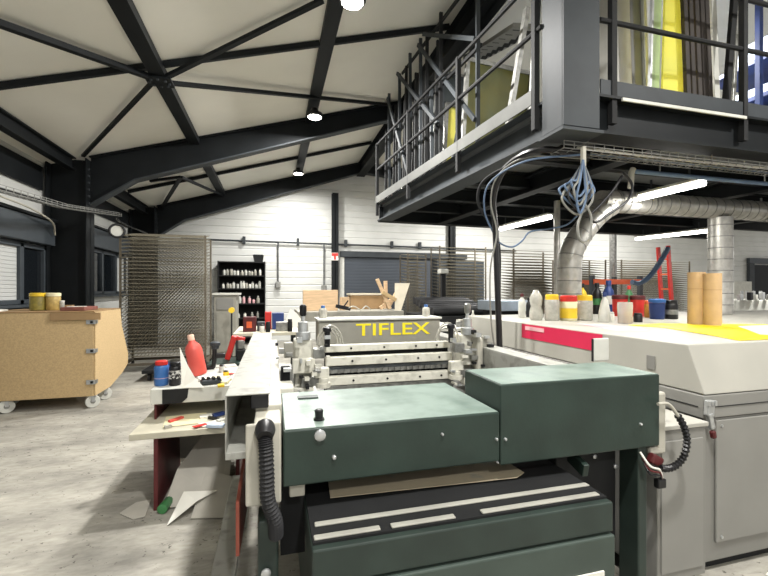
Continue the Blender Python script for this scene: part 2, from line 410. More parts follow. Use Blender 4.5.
p = Vector((.74, 7.62, 4.78)); highbay(*p, 'round black high-bay lamp hanging before the haunched rafter'); area(p.x, p.y, p.z-.03, .24, HB)
p = Vector((.67, 11.45, 4.78)); highbay(*p, 'round glowing high-bay lamp above the far shelving bay'); area(p.x, p.y, p.z-.03, .24, HB*.6)
highbay(.85, 4.47, 4.78, 'round high-bay lamp over the press, cut by the top edge of the photo')
for x, y, k in ((.85, 4.47, .88), (.73, .2, .75), (.73, -3.5, .8), (-2.4, -1.5, .6)):
    area(x, y, 4.74, .24, HB*k)
for x, y in ((5.2, 4.6), (8.5, 4.6)): area(x, y, 5.0, .24, 230)
def tubelamp(p, q, lb, e=26):
    p, q = Vector(p), Vector(q); d = (q-p).normalized()
    t = thing('tube_lamp', lb, 'lamp', (p+q)/2, 'fluorescent tube lamps under the mezzanine')
    up = Vector((0,0,.045))
    MB().bar(p+up, q+up, .12, .03).build('lamp_body', WHITEP, t, .006)
    MB().tube([p, q], .034, 10).build('glowing_tube', TUBE, t, smooth=True)
    for e_ in (p+d*.15, q-d*.15): MB().bar(e_+up, (e_.x, e_.y, 2.88), .015).build('hanging_bracket', STEELM, t)
    c = (p+q)/2
    o = area(c.x, c.y, c.z-.05, .08, e, (1,.98,.94), 'RECTANGLE', (q-p).length, rot=(0,0,math.atan2(d.y, d.x)-PI/2))
tubelamp((3.97, 6.6, 2.7), (4.03, 5.3, 2.7), 'glowing tube lamp under the mezzanine nearest its left edge')
tubelamp((4.24, 3.94, 2.7), (4.27, 3.2, 2.7), 'glowing tube lamp under the mezzanine partly behind the big duct')
tubelamp((7.54, 7.1, 2.7), (7.83, 5.8, 2.7), 'glowing tube lamp under the far end of the mezzanine, below the duct')
area(5.0, .5, 5.0, .24, 170)
area(6.5, 10.5, 4.6, .3, 260); area(12, 10.5, 4.6, .3, 260); area(11, 6, 2.6, .3, 60)

# ================================================================ MEZZANINE
def LX(y): return 2.21-.34*(y-2.8)/4.57
ZD = 3.2
mz = thing('suspended_mezzanine', 'dark steel mezzanine platform hanging over the dryer, with guard rails', 'mezzanine', (2.3, 2.9, 2.88))
MB().prism([(LX(2.9)+.08, 2.9), (11, 2.9), (11, 7.75), (LX(7.35)+.08, 7.35)], 'z', ZD-.06, ZD).build('deck', DECK, mz)
isect(MB(), (2.53, 2.86, 3.04), (11, 2.86, 3.04), .2, .32).build('edge_beam', STEEL, mz)
isect(MB(), (LX(2.95)+.13, 3.02, 3.04), (LX(7.4)+.13, 7.4, 3.04), .26, .32).build('edge_beam', STEELM, mz)
isect(MB(), (LX(7.4)+.05, 7.42, 3.03), (11, 7.8, 3.03), .2, .3).build('edge_beam', STEEL, mz)
for y in (3.75, 4.75, 5.7, 6.6):
    isect(MB(), (LX(y)+.2, y, 3.04), (11, y+.15, 3.04), .12, .2).build('joist', STEEL, mz)
for x in (3.4, 6.2, 8.8):
    isect(MB(), (x, 3.0, 2.99), (x-.25, 7.4, 2.99), .16, .22).build('joist', STEEL, mz)
# hanger column at the near corner
m = MB(); m.box(2.2, 2.215, 2.75, 3.0, 2.9, 5.3).box(2.53, 2.545, 2.75, 3.0, 2.9, 5.3).box(2.2, 2.54, 2.735, 2.755, 2.9, 5.3).box(2.18, 2.57, 2.72, 3.02, 2.86, 2.885)
m.build('hanger_column', STEELM, mz)
def kick(a, b): MB().bar((a[0], a[1], ZD+.07), (b[0], b[1], ZD+.07), .012, .13).build('kick_plate', STEELM, mz)
kick((2.6, 2.79), (11, 2.79))
MB().bar((LX(3.1)-.02, 3.1, ZD+.07), (LX(7.4)-.02, 7.4, ZD+.07), .012, .13).build('kick_plate', KICKG, mz)
for x in (2.73, 4.21, 5.7, 7.2): MB().bar((x, 2.8, 2.98), (x, 2.8, 4.32), .05, .05).build('railing_post', BLACKM, mz)
for y in (3.08, 4.4, 5.9, 7.38): MB().bar((LX(y), y, 2.98), (LX(y), y, 4.32), .05, .05).build('railing_post', BLACKM, mz)
for z in (3.83, 4.3):
    MB().tube([(2.6, 2.8, z), (11, 2.8, z)], .021, 8).build('hand_rail', BLACKM, mz, smooth=True)
    MB().tube([(LX(3.0), 3.0, z), (LX(7.4), 7.4, z)], .021, 8).build('hand_rail', BLACKM, mz, smooth=True)
m = MB()
m.box(2.78, 4.17, 2.742, 2.757, 3.16, 3.185); m.build('light_strip', WHITEP, mz)

# screens and boards stored on the mezzanine
def screen(name, cx, cy, w, h, rz, tilt, mf, mm, lb, cat='screen frame', group='printing screens stored on the mezzanine', bw=.05, z=ZD):
    t = thing(name, lb, cat, (cx, cy, z), group)
    R = Matrix.Translation((cx, cy, z)) @ Matrix.Rotation(rz, 4, 'Z') @ Matrix.Rotation(tilt, 4, 'X')
    def bx(x0, x1, z0, z1, th):
        mb = MB().box(x0, x1, -th/2, th/2, z0, z1); mb.v = [R @ v for v in mb.v]; return mb
    m = bx(-w/2, w/2, .005, bw, .04)
    for a in ((-w/2, w/2, h-bw, h), (-w/2, -w/2+bw, bw, h-bw), (w/2-bw, w/2, bw, h-bw)):
        n = bx(*a, .04); m.add(n.v, n.f)
    m.build('frame', mf, t)
    bx(-w/2+bw, w/2-bw, bw, h-bw, .004).build('screen_mesh', mm, t)
    return t
screen('printing_screen', 2.75, 4.75, 1.0, 1.25, .1, .12, ALUD, OMESH, 'olive printing screen standing behind the left guard rail', bw=.05)
screen('printing_screen', 2.66, 5.38, .75, 1.0, .1, .1, ALUD, YMESH, 'small yellow printing screen on mezzanine left edge')
for k, (x, y, w, h) in enumerate(((2.84, 5.78, .9, 1.6), (2.8, 5.97, .9, 1.75), (2.84, 6.17, .95, 1.5), (2.8, 6.42, .9, 1.8), (2.78, 6.67, .95, 1.55))):
    screen('printing_screen', x, y, w, h, .12, .08, (STEELM, ALUD, BLACKM, STEELM, ALUD)[k], GMESH,
           'grey-green printing screen, %s in the row at the mezzanine far left' % ('nearest', 'second', 'third', 'fourth', 'last')[k], bw=.04)
for k, (px0, py0, px1, py1, y0, y1, w, mm, lb) in enumerate((
    (507, 112, 527, 8, 3.75, 3.6, .045, ALUD, 'aluminium bar leaning left behind the near guard rail post'),
    (532, 114, 538, -12, 3.25, 3.2, .035, ALUD, 'upright aluminium bar close to the hanger column'))):
    a, b = atY(px0, py0, y0), atY(px1, py1, y1); a.z = ZD+.03
    tag(MB().bar(a, b, w, .06).build('leaning_bar', mm), lb, 'bar', 'bars leaning on the mezzanine')
for k, (px0, px1, y) in enumerate(((402, 408, 6.95), (425, 436, 7.1), (452, 470, 5.05))):
    a, b = atY(px0, 180, y), atY(px1, 20, y); a.z = ZD+.03
    tag(MB().bar(a, (b.x+.1, y+.1, 5.0), .05, .07).build('leaning_post', (WHITEP, BLACKM, STEELM)[k]), ('short white post at the far left corner of the mezzanine', 'dark post leaning behind the far guard rail', 'grey post leaning beside the olive screen')[k], 'post', 'posts leaning on the mezzanine')
# dark storage rack along the left guard rail
sr = thing('screen_storage_rack', 'tall dark storage rack of upright bars behind the left guard rail', 'rack', (2.2, 6, ZD))
for k, (y, h) in enumerate(((4.15, 2.05), (5.05, 2.1), (5.2, 1.8), (5.3, 1.2), (5.5, 2.1), (5.6, 1.6), (5.68, 2.1), (5.86, 1.7), (5.98, 1.3), (6.05, 2.1), (6.27, 2.0), (6.35, 1.5), (6.52, 2.0), (6.66, 1.2), (6.8, 1.6), (7.0, 1.9), (7.2, 1.3))):
    x = LX(y)+.1
    MB().bar((x, y, ZD+.002), (x+.02*(k % 3), y+.03*(k % 2), ZD+h), .045, .03).build('rack_upright', BLACKM if k % 3 else STEELM, sr)
for a, b in (((4.15, .3), (5.68, 2.0)), ((5.05, .6), (6.52, 2.0)), ((5.5, 2.05), (4.15, 1.2)), ((6.05, .2), (7.0, 1.8))):
    MB().bar((LX(a[0])+.06, a[0], ZD+a[1]), (LX(b[0])+.06, b[0], ZD+b[1]), .03, .05).build('rack_brace', STEELM, sr)
for z in (1.15, 2.0): MB().bar((LX(4.15)+.14, 4.15, ZD+z), (LX(6.5)+.14, 6.5, ZD+z), .03, .04).build('rack_beam', BLACKM, sr)
# slotted grey hanging trunk over the olive screen
pA = atY(470, 62, 5.6)
t = thing('slotted_duct', 'pale slotted cable trunking hanging above the olive screen', 'trunking', (3.3, 5.2, 4.55))
a, b = atY(474, 58, 6.2), atY(528, 26, 4.2)
MB().bar(a, b, .36, .05).build('duct_body', DRYG, t)
m = MB()
for k in range(9):
    c = a+(b-a)*((k+.5)/9)
    for s in (-.1, .08): MB().rbox(c+Vector((s, s*.3, -.027)), (.1, .09, .006), math.atan2((b-a).y, (b-a).x)).build('slot', BLACKM, t)
def board(px0, px1, y, pyb, mm, name, lb, cat='board', group=None, top=5.0, th=.04, lean=0., z=ZD+.003):
    a, b = atY(px0, pyb, y), atY(px1, pyb, y)
    mb = MB(); mb.add([(a.x, y-th/2, z), (b.x, y-th/2, z), (b.x, y+th/2, z), (a.x, y+th/2, z),
                       (a.x+lean, y-th/2+.06, top), (b.x+lean, y-th/2+.06, top), (b.x+lean, y+th/2+.06, top), (a.x+lean, y+th/2+.06, top)],
                      [(3,2,1,0),(4,5,6,7),(0,1,5,4),(1,2,6,5),(2,3,7,6),(3,0,4,7)])
    return tag(mb.build(name, mm, bevel=.004), lb, cat, group)
board(610, 630, 3.75, 80, MEZZW, 'tall_cabinet', 'pale tall cabinet standing behind the front guard rail', 'cabinet', th=.3)
board(635, 645, 3.4, 82, DRYG, 'leaning_board', 'narrow grey board beside the pale cabinet', group='boards on the mezzanine front', top=4.9)
board(646, 649, 3.36, 84, WHITEP, 'leaning_board', 'thin white strip between grey board and yellow screen', group='boards on the mezzanine front', lean=.0)
board(647, 650, 3.2, 86, STEELM, 'leaning_board', 'slanted grey plank leaning behind the yellow screen', group='boards on the mezzanine front', lean=.2)
# big yellow screens
a = atY(655, 86, 3.12); b = atY(682, 92, 3.12)
c, d = atY(651, 86, 3.12).x, a.x+.06
t = thing('printing_screen', 'narrow pale green printing screen at the left edge of the bright yellow one', 'screen frame', (c, 3.12, ZD), 'printing screens stored on the mezzanine')
MB().add([(c,3.13,ZD+.005),(d-.008,3.13,ZD+.005),(d-.008,3.14,ZD+.005),(c,3.14,ZD+.005),(c+.13,3.19,5.0),(d+.12,3.19,5.0),(d+.12,3.2,5.0),(c+.13,3.2,5.0)],
         [(3,2,1,0),(4,5,6,7),(0,1,5,4),(1,2,6,5),(2,3,7,6),(3,0,4,7)]).build('screen_mesh', translucent(mat('pale_green_mesh', (196, 212, 168), .6, var=.06)), t)
MB().bar((c-.012, 3.135, ZD+.005), (c+.118, 3.195, 5.0), .02, .03).build('frame', ALU, t)
t = thing('printing_screen', 'bright yellow printing screen behind the front guard rail', 'screen frame', ((a.x+b.x)/2, 3.12, ZD), 'printing screens stored on the mezzanine')
x0, x1 = a.x+.06, b.x
MB().add([(x0,3.1,ZD+.005),(x1,3.1,ZD+.005),(x1,3.12,ZD+.005),(x0,3.12,ZD+.005),(x0+.13,3.16,5.0),(x1+.05,3.16,5.0),(x1+.05,3.18,5.0),(x0+.13,3.18,5.0)],
         [(3,2,1,0),(4,5,6,7),(0,1,5,4),(1,2,6,5),(2,3,7,6),(3,0,4,7)]).build('screen_mesh', YMESH, t)
MB().bar((x1+.012, 3.11, ZD+.005), (x1+.062, 3.17, 5.0), .02, .04).build('frame', YELB, t)
for k, px in enumerate((688.5, 694, 700, 705.5, 710.5)):
    board(px-2., px+2., 3.05+.005*k, 96, BROWNB, 'stacked_board', 'weathered brown board, %s of the upright row beside the yellow screen' % ('first', 'second', 'third', 'fourth', 'fifth')[k], group='brown boards upright on the mezzanine', th=.04, lean=-.012)
board(714, 719, 3.1, 100, WHITEP, 'leaning_board', 'white strip at the end of the brown board row', group='boards on the mezzanine front', th=.05, lean=-.005)
board(722, 727, 2.93, 102, BLACKM, 'leaning_board', 'black leaning bar next to the guard rail post', group='boards on the mezzanine front', lean=.27)
board(729, 732, 3.1, 102, ALUD, 'leaning_board', 'dull metal bar leaning behind the black bar', group='boards on the mezzanine front', lean=.22)
# blue shelving
t = thing('storage_rack', 'blue storage rack on the mezzanine at the right edge', 'rack', (5.3, 3.9, ZD))
xs = (atY(742, 50, 3.9).x, atY(800, 50, 3.9).x)
for x, y in ((xs[0]-.1, 4.3), (atY(759, 50, 3.5).x, 3.5), (xs[1], 3.5), (xs[1], 4.3)): MB().bar((x, y, ZD+.002), (x, y, 5.1), .06, .05).build('rack_upright', BLUED, t)
for z in (3.55, 3.95, 4.4): B(xs[0]-.1, xs[1]+.1, 3.52, 4.3, z, z+.05).build('rack_shelf', BLUED, t)
for k, (x, z, w, h, mm) in enumerate(((.1, 3.601, .4, .22, SKYB), (.6, 3.601, .35, .2, BLACK), (.05, 4.001, .45, .16, SKYB), (.6, 4.001, .4, .25, PAPER), (.05, 4.451, .5, .3, SKYB), (.65, 4.451, .3, .3, WHITEP))):
    tag(B(xs[0]+x, xs[0]+x+w, 3.6, 4.1, z, z+h).build('carton', mm, bevel=.01), ('pale blue carton on the bottom shelf of the blue rack', 'black carton on the bottom shelf of the blue rack', 'flat pale blue carton on the middle shelf of the blue rack', 'white carton on the middle shelf of the blue rack', 'pale blue carton on the top shelf of the blue rack', 'white carton on the top shelf of the blue rack')[k], 'carton', 'cartons on the blue rack')

# under the mezzanine: tray, pipe, ducts, hoses
def wire_tray(p, q, w, h, name, lb, pitch=.1):
    p, q = Vector(p), Vector(q); d = (q-p); L = d.length; d.normalize(); s = Vector((-d.y, d.x, 0))
    t = thing(name, lb, 'cable tray', (p+q)/2)
    m = MB()
    for off, z in ((-.5,h),(-.5,h*.5),(-.5,0),(-.17,0),(.17,0),(.5,0),(.5,h*.5),(.5,h)): m.bar(p+s*off*w+Vector((0,0,z)), q+s*off*w+Vector((0,0,z)), .006)
    m.build('long_wires', ALUD, t)
    m = MB(); n = int(L/pitch)
    for k in range(n+1):
        c = p+d*(k*L/n)
        m.bar(c-s*w/2+Vector((0,0,h)), c-s*w/2, .006); m.bar(c-s*w/2, c+s*w/2, .006); m.bar(c+s*w/2, c+s*w/2+Vector((0,0,h)), .006)
    m.build('cross_wires', ALUD, t)
    return t
t = wire_tray((2.3, 2.94, 2.765), (9, 2.93, 2.765), .17, .06, 'hanging_cable_tray', 'wire mesh cable tray slung below the mezzanine front beam')
m = MB()
for x in (2.6, 4.0, 5.4, 6.8): m.bar((x, 2.93, 2.765), (x, 2.93, 2.878), .008)
m.build('hanging_rod', ALUD, t)
for k, (dy, mm) in enumerate(((-.05, CREAM), (0, BLACK), (.045, BLUEC))):
    tag(MB().tube(curve_pts([(2.45, 2.93+dy, 2.785), (3.5, 2.93+dy*.6, 2.785), (5, 2.93+dy, 2.785), (8.9, 2.93+dy, 2.785)], 6), .012, 6).build('hanging_cable', mm, smooth=True), ('pale cable lying in the mesh tray', 'black cable lying in the mesh tray', 'blue-grey cable lying in the mesh tray')[k], 'cable', 'cables in the tray')
t = thing('hanging_air_pipe', 'pale blue compressed air pipe below the mezzanine front', 'pipe', (5, 3.1, 2.7))
MB().tube([(3.28, 3.12, 2.72), (9, 3.12, 2.72)], .021, 10).build('pipe', BLUEC, t, smooth=True)
MB().tube([(3.28, 3.12, 2.745), (3.26, 3.12, 2.70), (3.25, 3.12, 2.56)], .026, 10).build('pipe_valve', CREAM, t, smooth=True)
m = MB()
for x in (3.6, 5.0, 6.4): m.bar((x, 3.12, 2.72), (x, 3.12, 2.93), .01)
m.build('pipe_hanger', ALUD, t)
# spiral duct
t = thing('hanging_spiral_duct', 'big silver spiral ventilation duct under the mezzanine, bending down at its left end', 'duct', (5, 4.1, 2.4))
def spiral(pts, r, name, parent, mm=GALV):
    o = MB().tube(pts, r, 20).build(name, mm, parent, smooth=True)
    P = [Vector(p) for p in pts]; m = MB()
    L = [0]
    for a, b in zip(P, P[1:]): L.append(L[-1]+(b-a).length)
    d = .12
    while d < L[-1]-.05:
        i = max(k for k in range(len(L)) if L[k] <= d); i = min(i, len(P)-2)
        u = (P[i+1]-P[i]).normalized(); c = P[i]+u*(d-L[i])
        m.tube([c-u*.006, c+u*.006], r+.004, 20); d += .15
    m.build('duct_seam', ALUD, o, smooth=True)
    return o
spiral(curve_pts([(3.38, 4.1, 1.286), (3.38, 4.1, 1.75), (3.42, 4.1, 2.08), (3.68, 4.1, 2.42), (3.95, 4.1, 2.62), (4.3, 4.1, 2.68), (9.5, 4.1, 2.68)], 6), .132, 'main_duct', t)
spiral([(5.75, 4.1, 1.286), (5.75, 4.1, 2.56)], .135, 'branch_duct', t)
m = MB()
for x in (4.05, 4.55, 6.5): MB().tube([(x-.012, 4.1, 2.68), (x+.012, 4.1, 2.68)], .139, 20).bar((x, 4.1, 2.81), (x, 4.1, 2.87), .02).build('duct_clamp', ALUD, t)
# support posts below the platform
a = atY(557, 290, 5.0)
tag(MB().tube([(a.x, 5.0, 0), (a.x, 5.0, 2.87)], .042, 12).build('support_post', GALV, smooth=True), 'slim grey tube post under the mezzanine beside the duct elbow', 'post')
a = atY(613, 290, 9.3)
tag(MB().tube([(a.x, 9.3, 0), (a.x, 9.3, 3.2)], .09, 14).build('support_post', ALUD, smooth=True), 'pale steel tube post standing behind the ink bottles', 'post')
# cable drop
def hose(pts, r, mm, name, lb, cat='cable', group=None, n=8, sides=8):
    return tag(MB().tube(curve_pts(pts, n), r, sides).build(name, mm, smooth=True), lb, cat, group)
hose([(2.6, 2.92, 2.75), (2.2, 3.05, 2.8), (2.1, 3.4, 2.74), (2.06, 3.55, 2.5), (2.12, 3.62, 2.2), (2.14, 3.62, 1.7), (2.17, 3.62, .915)], .03, BLACK, 'hanging_cable', 'thick black cable bundle dropping from the mezzanine to the press', group='cables dropping from the mezzanine')
hose([(2.6, 2.95, 2.73), (2.16, 3.15, 2.77), (2.05, 3.45, 2.68), (2.03, 3.55, 2.45), (2.1, 3.56, 2.15), (2.03, 3.56, 1.8), (2.05, 3.58, 1.3), (2.12, 3.6, .915)], .008, DIMC, 'hanging_cable', 'thin pale cable hanging beside the thick black bundle', group='cables dropping from the mezzanine')
hose([(2.5, 2.88, 2.735), (2.12, 3.12, 2.72), (1.99, 3.5, 2.62), (2.02, 3.66, 2.4)]+[atY(px, py, 3.66) for px, py in ((493, 232), (500, 243), (512, 247), (522, 241), (530, 232), (548, 229), (566, 225), (577, 216))], .009, BLUEC, 'hanging_cable', 'thin grey cable looping from the bundle under the tube lamp', group='cables dropping from the mezzanine')
hose([(2.65, 2.97, 2.73), (2.2, 3.2, 2.755), (2.0, 3.6, 2.68), (1.98, 3.7, 2.45), (2.18, 3.68, 2.12), (2.2, 3.68, 1.6), (2.2, 3.7, .915)], .014, BLACKM, 'hanging_cable', 'slimmer black cable on the right of the thick bundle', group='cables dropping from the mezzanine')
# coiled blue hose
t = thing('hanging_hose_coil', 'coiled blue air hose hanging from the cable tray', 'hose', (2.72, 2.8, 2.7))
for k in range(7):
    c = atY(586+(k-3)*1.1, 165, 2.8); w = .035+.018*k; z1 = 2.22+.035*((k*7) % 5)
    pts = [(c.x, 2.8+.012*k, 2.66), (c.x-w*.9, 2.79+.012*k, 2.5), (c.x-w*1.6-.02, 2.78+.012*k, z1+.12), (c.x-w*.4-.03, 2.78+.01*k, z1), (c.x+w*.6, 2.79+.01*k, z1+.12), (c.x+w*.6, 2.8+.012*k, 2.5), (c.x+.005, 2.8+.012*k, 2.66)]
    MB().tube(curve_pts(pts, 10), .009, 6).build('hose_loop', (BLUEC, DIMC, BLUEC, RUBBER)[k % 4], t, smooth=True)
c = atY(586, 165, 2.8)
MB().bar((c.x, 2.83, 2.78), (c.x, 2.83, 2.62), .03, .03).build('hook', CREAM, t)
c2 = atY(584, 232, 2.8)
MB().tube(curve_pts([(c.x-.01, 2.8, 2.3), (c2.x+.07, 2.8, 2.2), (c2.x+.05, 2.8, 2.03), (c2.x-.03, 2.8, 2.0), (c2.x-.06, 2.8, 2.12), (c2.x, 2.8, 2.28)], 6), .01, 6).build('hose_end', DIMC, t, smooth=True)
a = [atY(px, py, 3.05) for px, py in ((623, 172), (632, 185), (628, 200), (612, 212), (596, 222), (590, 216), (600, 205), (613, 190), (622, 176))]
hose(a, .012, BLACK, 'hanging_hose', 'dark air hose looping down from the blue pipe valve', 'hose')

# ================================================================ SCREEN PRINTING PRESS
pr = thing('screen_printing_press', 'green and cream screen printing press in the middle of the workshop', 'printing press', (.9, 2.6, 0))
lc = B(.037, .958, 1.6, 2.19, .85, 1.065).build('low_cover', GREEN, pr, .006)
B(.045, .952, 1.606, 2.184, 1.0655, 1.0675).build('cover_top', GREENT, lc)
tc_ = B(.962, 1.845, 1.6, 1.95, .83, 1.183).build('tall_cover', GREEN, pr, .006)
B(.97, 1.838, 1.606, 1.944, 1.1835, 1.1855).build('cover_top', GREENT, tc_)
kp = atZ(319, 420, 1.067)
MB().lathe(kp, [(.022,0),(.022,.008),(.016,.01),(.018,.04),(.012,.045)], 16).build('knob', BLACK, pr, smooth=True)
def bolt(px, py, Y, r, parent, mm=ALU, name='bolt'):
    p = atY(px, py, Y)
    MB().tube([(p.x, Y, p.z), (p.x, Y-.008, p.z), (p.x, Y-.012, p.z)], [r, r, r*.6], 12).build(name, mm, parent, smooth=True)
bolt(320, 435, 1.6, .022, lc); bolt(334, 457, 1.6, .009, lc); bolt(442, 434, 1.6, .006, lc)
bolt(496, 439, 1.6, .007, lc); bolt(505, 439, 1.6, .007, tc_); bolt(640, 424, 1.6, .007, tc_); bolt(497, 470-8, 1.6, .004, lc)
# left channel: folded sheet, open at the front end
m = MB(); x0, x1, y0, y1, z0, z1 = -.185, -.012, 1.74, 4.17, .92, 1.18
m.box(x0, x1, y0, y1, z1-.006, z1); m.box(x0, x0+.006, y0, y1, z0, z1-.006); m.box(x0, x1-.02, y0, y1, z0, z0+.03)
chl = m.build('side_channel', OLDWHITE, pr, .003)
B(x1-.075, x1-.005, y0+.01, y0+.08, 1.115, 1.173).build('channel_block', BLACK, chl, .006)
m = MB(); m.box(-.07, .036, 1.78, 4.1, .86, 1.12); m.build('side_frame', CREAM, pr, .006)
B(-.098, .03, 1.585, 1.6, .8, 1.105).build('hose_plate', CREAM, pr, .008)
B(-.07, .03, 1.6, 1.78, .9, 1.1).build('end_block', CREAM, pr, .008)
# corrugated hose left
hp = curve_pts([atY(265, 436, 1.55), atY(266, 450, 1.545), atY(267, 475, 1.545), atY(268, 500, 1.55), atY(275, 520, 1.57), atY(276, 535, 1.6)], 12)
ch = MB()
ch.tube([p for p in hp for _ in (0,)], [.022 if i % 2 else .028 for i in range(len(hp))], 14)
co = ch.build('corrugated_hose', RUBBER, pr, smooth=False)
p = atY(265, 431, 1.56)
MB().tube([p+Vector((0,.03,.0)), p+Vector((0,-.005,0)), p+Vector((0,-.03,-.012))], [.037,.037,.028], 14).build('hose_fitting', BLACK, co, smooth=True)
# right channel
m = MB(); x0, x1, y0, y1 = 1.52, 1.66, 1.98, 4.1
m.box(x0, x1, y0, y1, 1.164, 1.17); m.box(x1-.006, x1, y0, y1, .95, 1.164); m.box(x0, x0+.03, y0, y1, 1.0, 1.164); m.box(x0, x1, y0, y1, .92, .95)
m.build('side_channel', OLDWHITE, pr, .003)
MB().box(1.46, 1.515, 2.75, 3.2, .95, 1.25).build('rail_end', CREAM, pr, .025)
p = atY(599, 352, 2.02)
B(p.x-.055, p.x+.055, 2.0, 2.014, 1.18, 1.315).build('end_box', WHITEP, pr, .006)
B(p.x-.06, p.x-.056, 2.0, 2.014, 1.18, 1.312).build('end_box_side', BLACKM, pr)
# right front plate (cream, rounded)
B(1.846, 1.9, 1.61, 1.64, .8, 1.09).build('end_plate', CREAM, pr, .012)
B(1.8, 1.9, 1.61, 1.64, .78, .82).build('end_plate_foot', CREAM, pr, .012)
# printing bed and lower table
B(.05, 1.5, 2.25, 4.1, .78, .84).build('printing_bed', ALUD, pr, .004)
tb = B(.125, 1.34, 1.37, 2.35, .615, .735).build('delivery_table', GREEND, pr, .006)
B(.13, 1.335, 1.4, 2.35, .736, .745).build('table_top', BLACKM, tb)
for y, a, b in ((1.5, .145, 1.33), (1.42, .135, .37), (1.42, .41, .66), (1.42, .77, 1.31), (1.88, 1.0, 1.33)):
    B(a, b, y-.013, y+.014, .745, .753).build('guide_strip', STRIP, tb, .004)
sh = MB(); P = [(.225, 1.665), (1.06, 1.625), (1.12, 1.66), (1.1, 1.95), (.25, 2.05)]
sh.prism(P, 'z', .754, .757); sh.build('printed_sheet', SHEET, tb)
B(.14, 1.33, 1.4, 2.6, .08, .614).build('press_body', GREEND, pr, .006)
B(.125, 1.34, 1.36, 1.4, .3, .606).build('front_panel', mat('grey_green_panel', (62, 73, 67), .5, var=.1), pr, .006)
p = atY(615, 574, 1.358); B(1.08, 1.28, 1.352, 1.359, .36, .475).build('type_plate', PAPER, pr)
# legs
for x0, x1, y0, zt in ((-.055, .02, 1.6, .735), (1.735, 1.79, 1.62, .83), (.0, .09, 3.9, .86), (1.5, 1.6, 3.9, .86)):
    B(x0, x1, y0, y0+.12, .04, zt).build('leg', GREEND, pr, .008)
for x0, x1, y0 in ((-.14, .05, 1.55), (1.6, 1.82, 1.58), (-.03, .12, 3.88), (1.47, 1.63, 3.88)): B(x0, x1, y0, y0+.2, 0, .038).build('foot', CREAM, pr, .01)
bolt(266, 573, 1.59, .018, pr)
B(.03, .13, 1.75, 2.1, .5, .85).build('inner_block', BLACKM, pr)  # matt black block left of the press body
p = atY(297, 487, 1.66); B(p.x-.03, p.x+.03, 1.64, 1.68, p.z-.03, p.z+.03).build('bracket', CREAM, pr, .006)
p = atY(318, 492, 1.85); MB().rbox(p+Vector((.02, .0, .0)), (.12, .03, .05), 0, 0, .3).build('bracket', CREAM, pr, .006)
B(1.36, 1.73, 1.75, 2.2, .3, .8).build('dark_gap_filler', BLACKM, pr, .01)  # added black box standing in for the dark gap below the tall cover
m = MB(); m.bar(atY(570, 455, 1.72), atY(586, 471, 1.6), .03, .06); m.build('table_arm', GREEN, pr, .004)
for px, py in ((594, 456), (615, 466)):
    bolt(px, py, 1.749, .012, pr, ALU, 'bolt')
B(-.275, -.165, 1.5, 3.05, .27, .3).build('base_rail', OLDWHITE, pr, .004)
B(-.27, -.17, 1.9, 2.0, 0, .27).build('leg', OLDWHITE, pr, .004); B(-.27, -.17, 2.9, 3.0, 0, .27).build('leg', OLDWHITE, pr, .004)
MB().prism([(1.63, .6), (1.63, .8), (2.3, .84), (2.3, .5)], 'x', -.135, -.122).build('side_panel', TERRA, pr)
# carriage
bm_ = B(.36, 1.44, 3.4, 3.62, 1.13, 1.34).build('carriage_beam', BEIGEM, pr, .012)
B(.35, 1.45, 3.38, 3.64, 1.342, 1.362).build('beam_top', WHITEP, bm_, .006)
a, b = atY(356, 335.5, 3.398), atY(430, 322, 3.398)
lettering('TIFLEX', YELP, bm_, a.x, b.x, 3.398, a.z-.004, b.z-.002)
for z0, z1, y, mm, nm in ((1.15, 1.2, 2.95, BARW, 'upper_bar'), (1.06, 1.122, 2.9, BARW, 'squeegee_bar'), (1.0, 1.05, 2.93, BLADE, 'squeegee_blade'), (.93, .99, 2.86, BARW, 'ink_bar'), (.86, .922, 2.88, ALUD, 'screen_clamp')):
    o = B(.36, 1.33, y, y+.06, z0, z1).build(nm, mm, pr, .005)
    if nm in ('squeegee_bar', 'ink_bar', 'upper_bar'):
        for x in (.55, .8, 1.05, 1.22): bolt_ = MB().tube([(x, y, (z0+z1)/2), (x, y-.006, (z0+z1)/2)], .008, 8).build('bolt', BLACKM, o)
m = MB().box(.39, 1.31, 2.92, 2.929, 1.005, 1.03)
for x in [.4+.047*k for k in range(20)]: m.box(x, x+.02, 2.905, 2.93, 1.005, 1.03)
m.build('blade_teeth', ALUD, pr)
B(.36, 1.33, 2.99, 3.0, .87, 1.18).build('back_plate', BLACKM, pr)
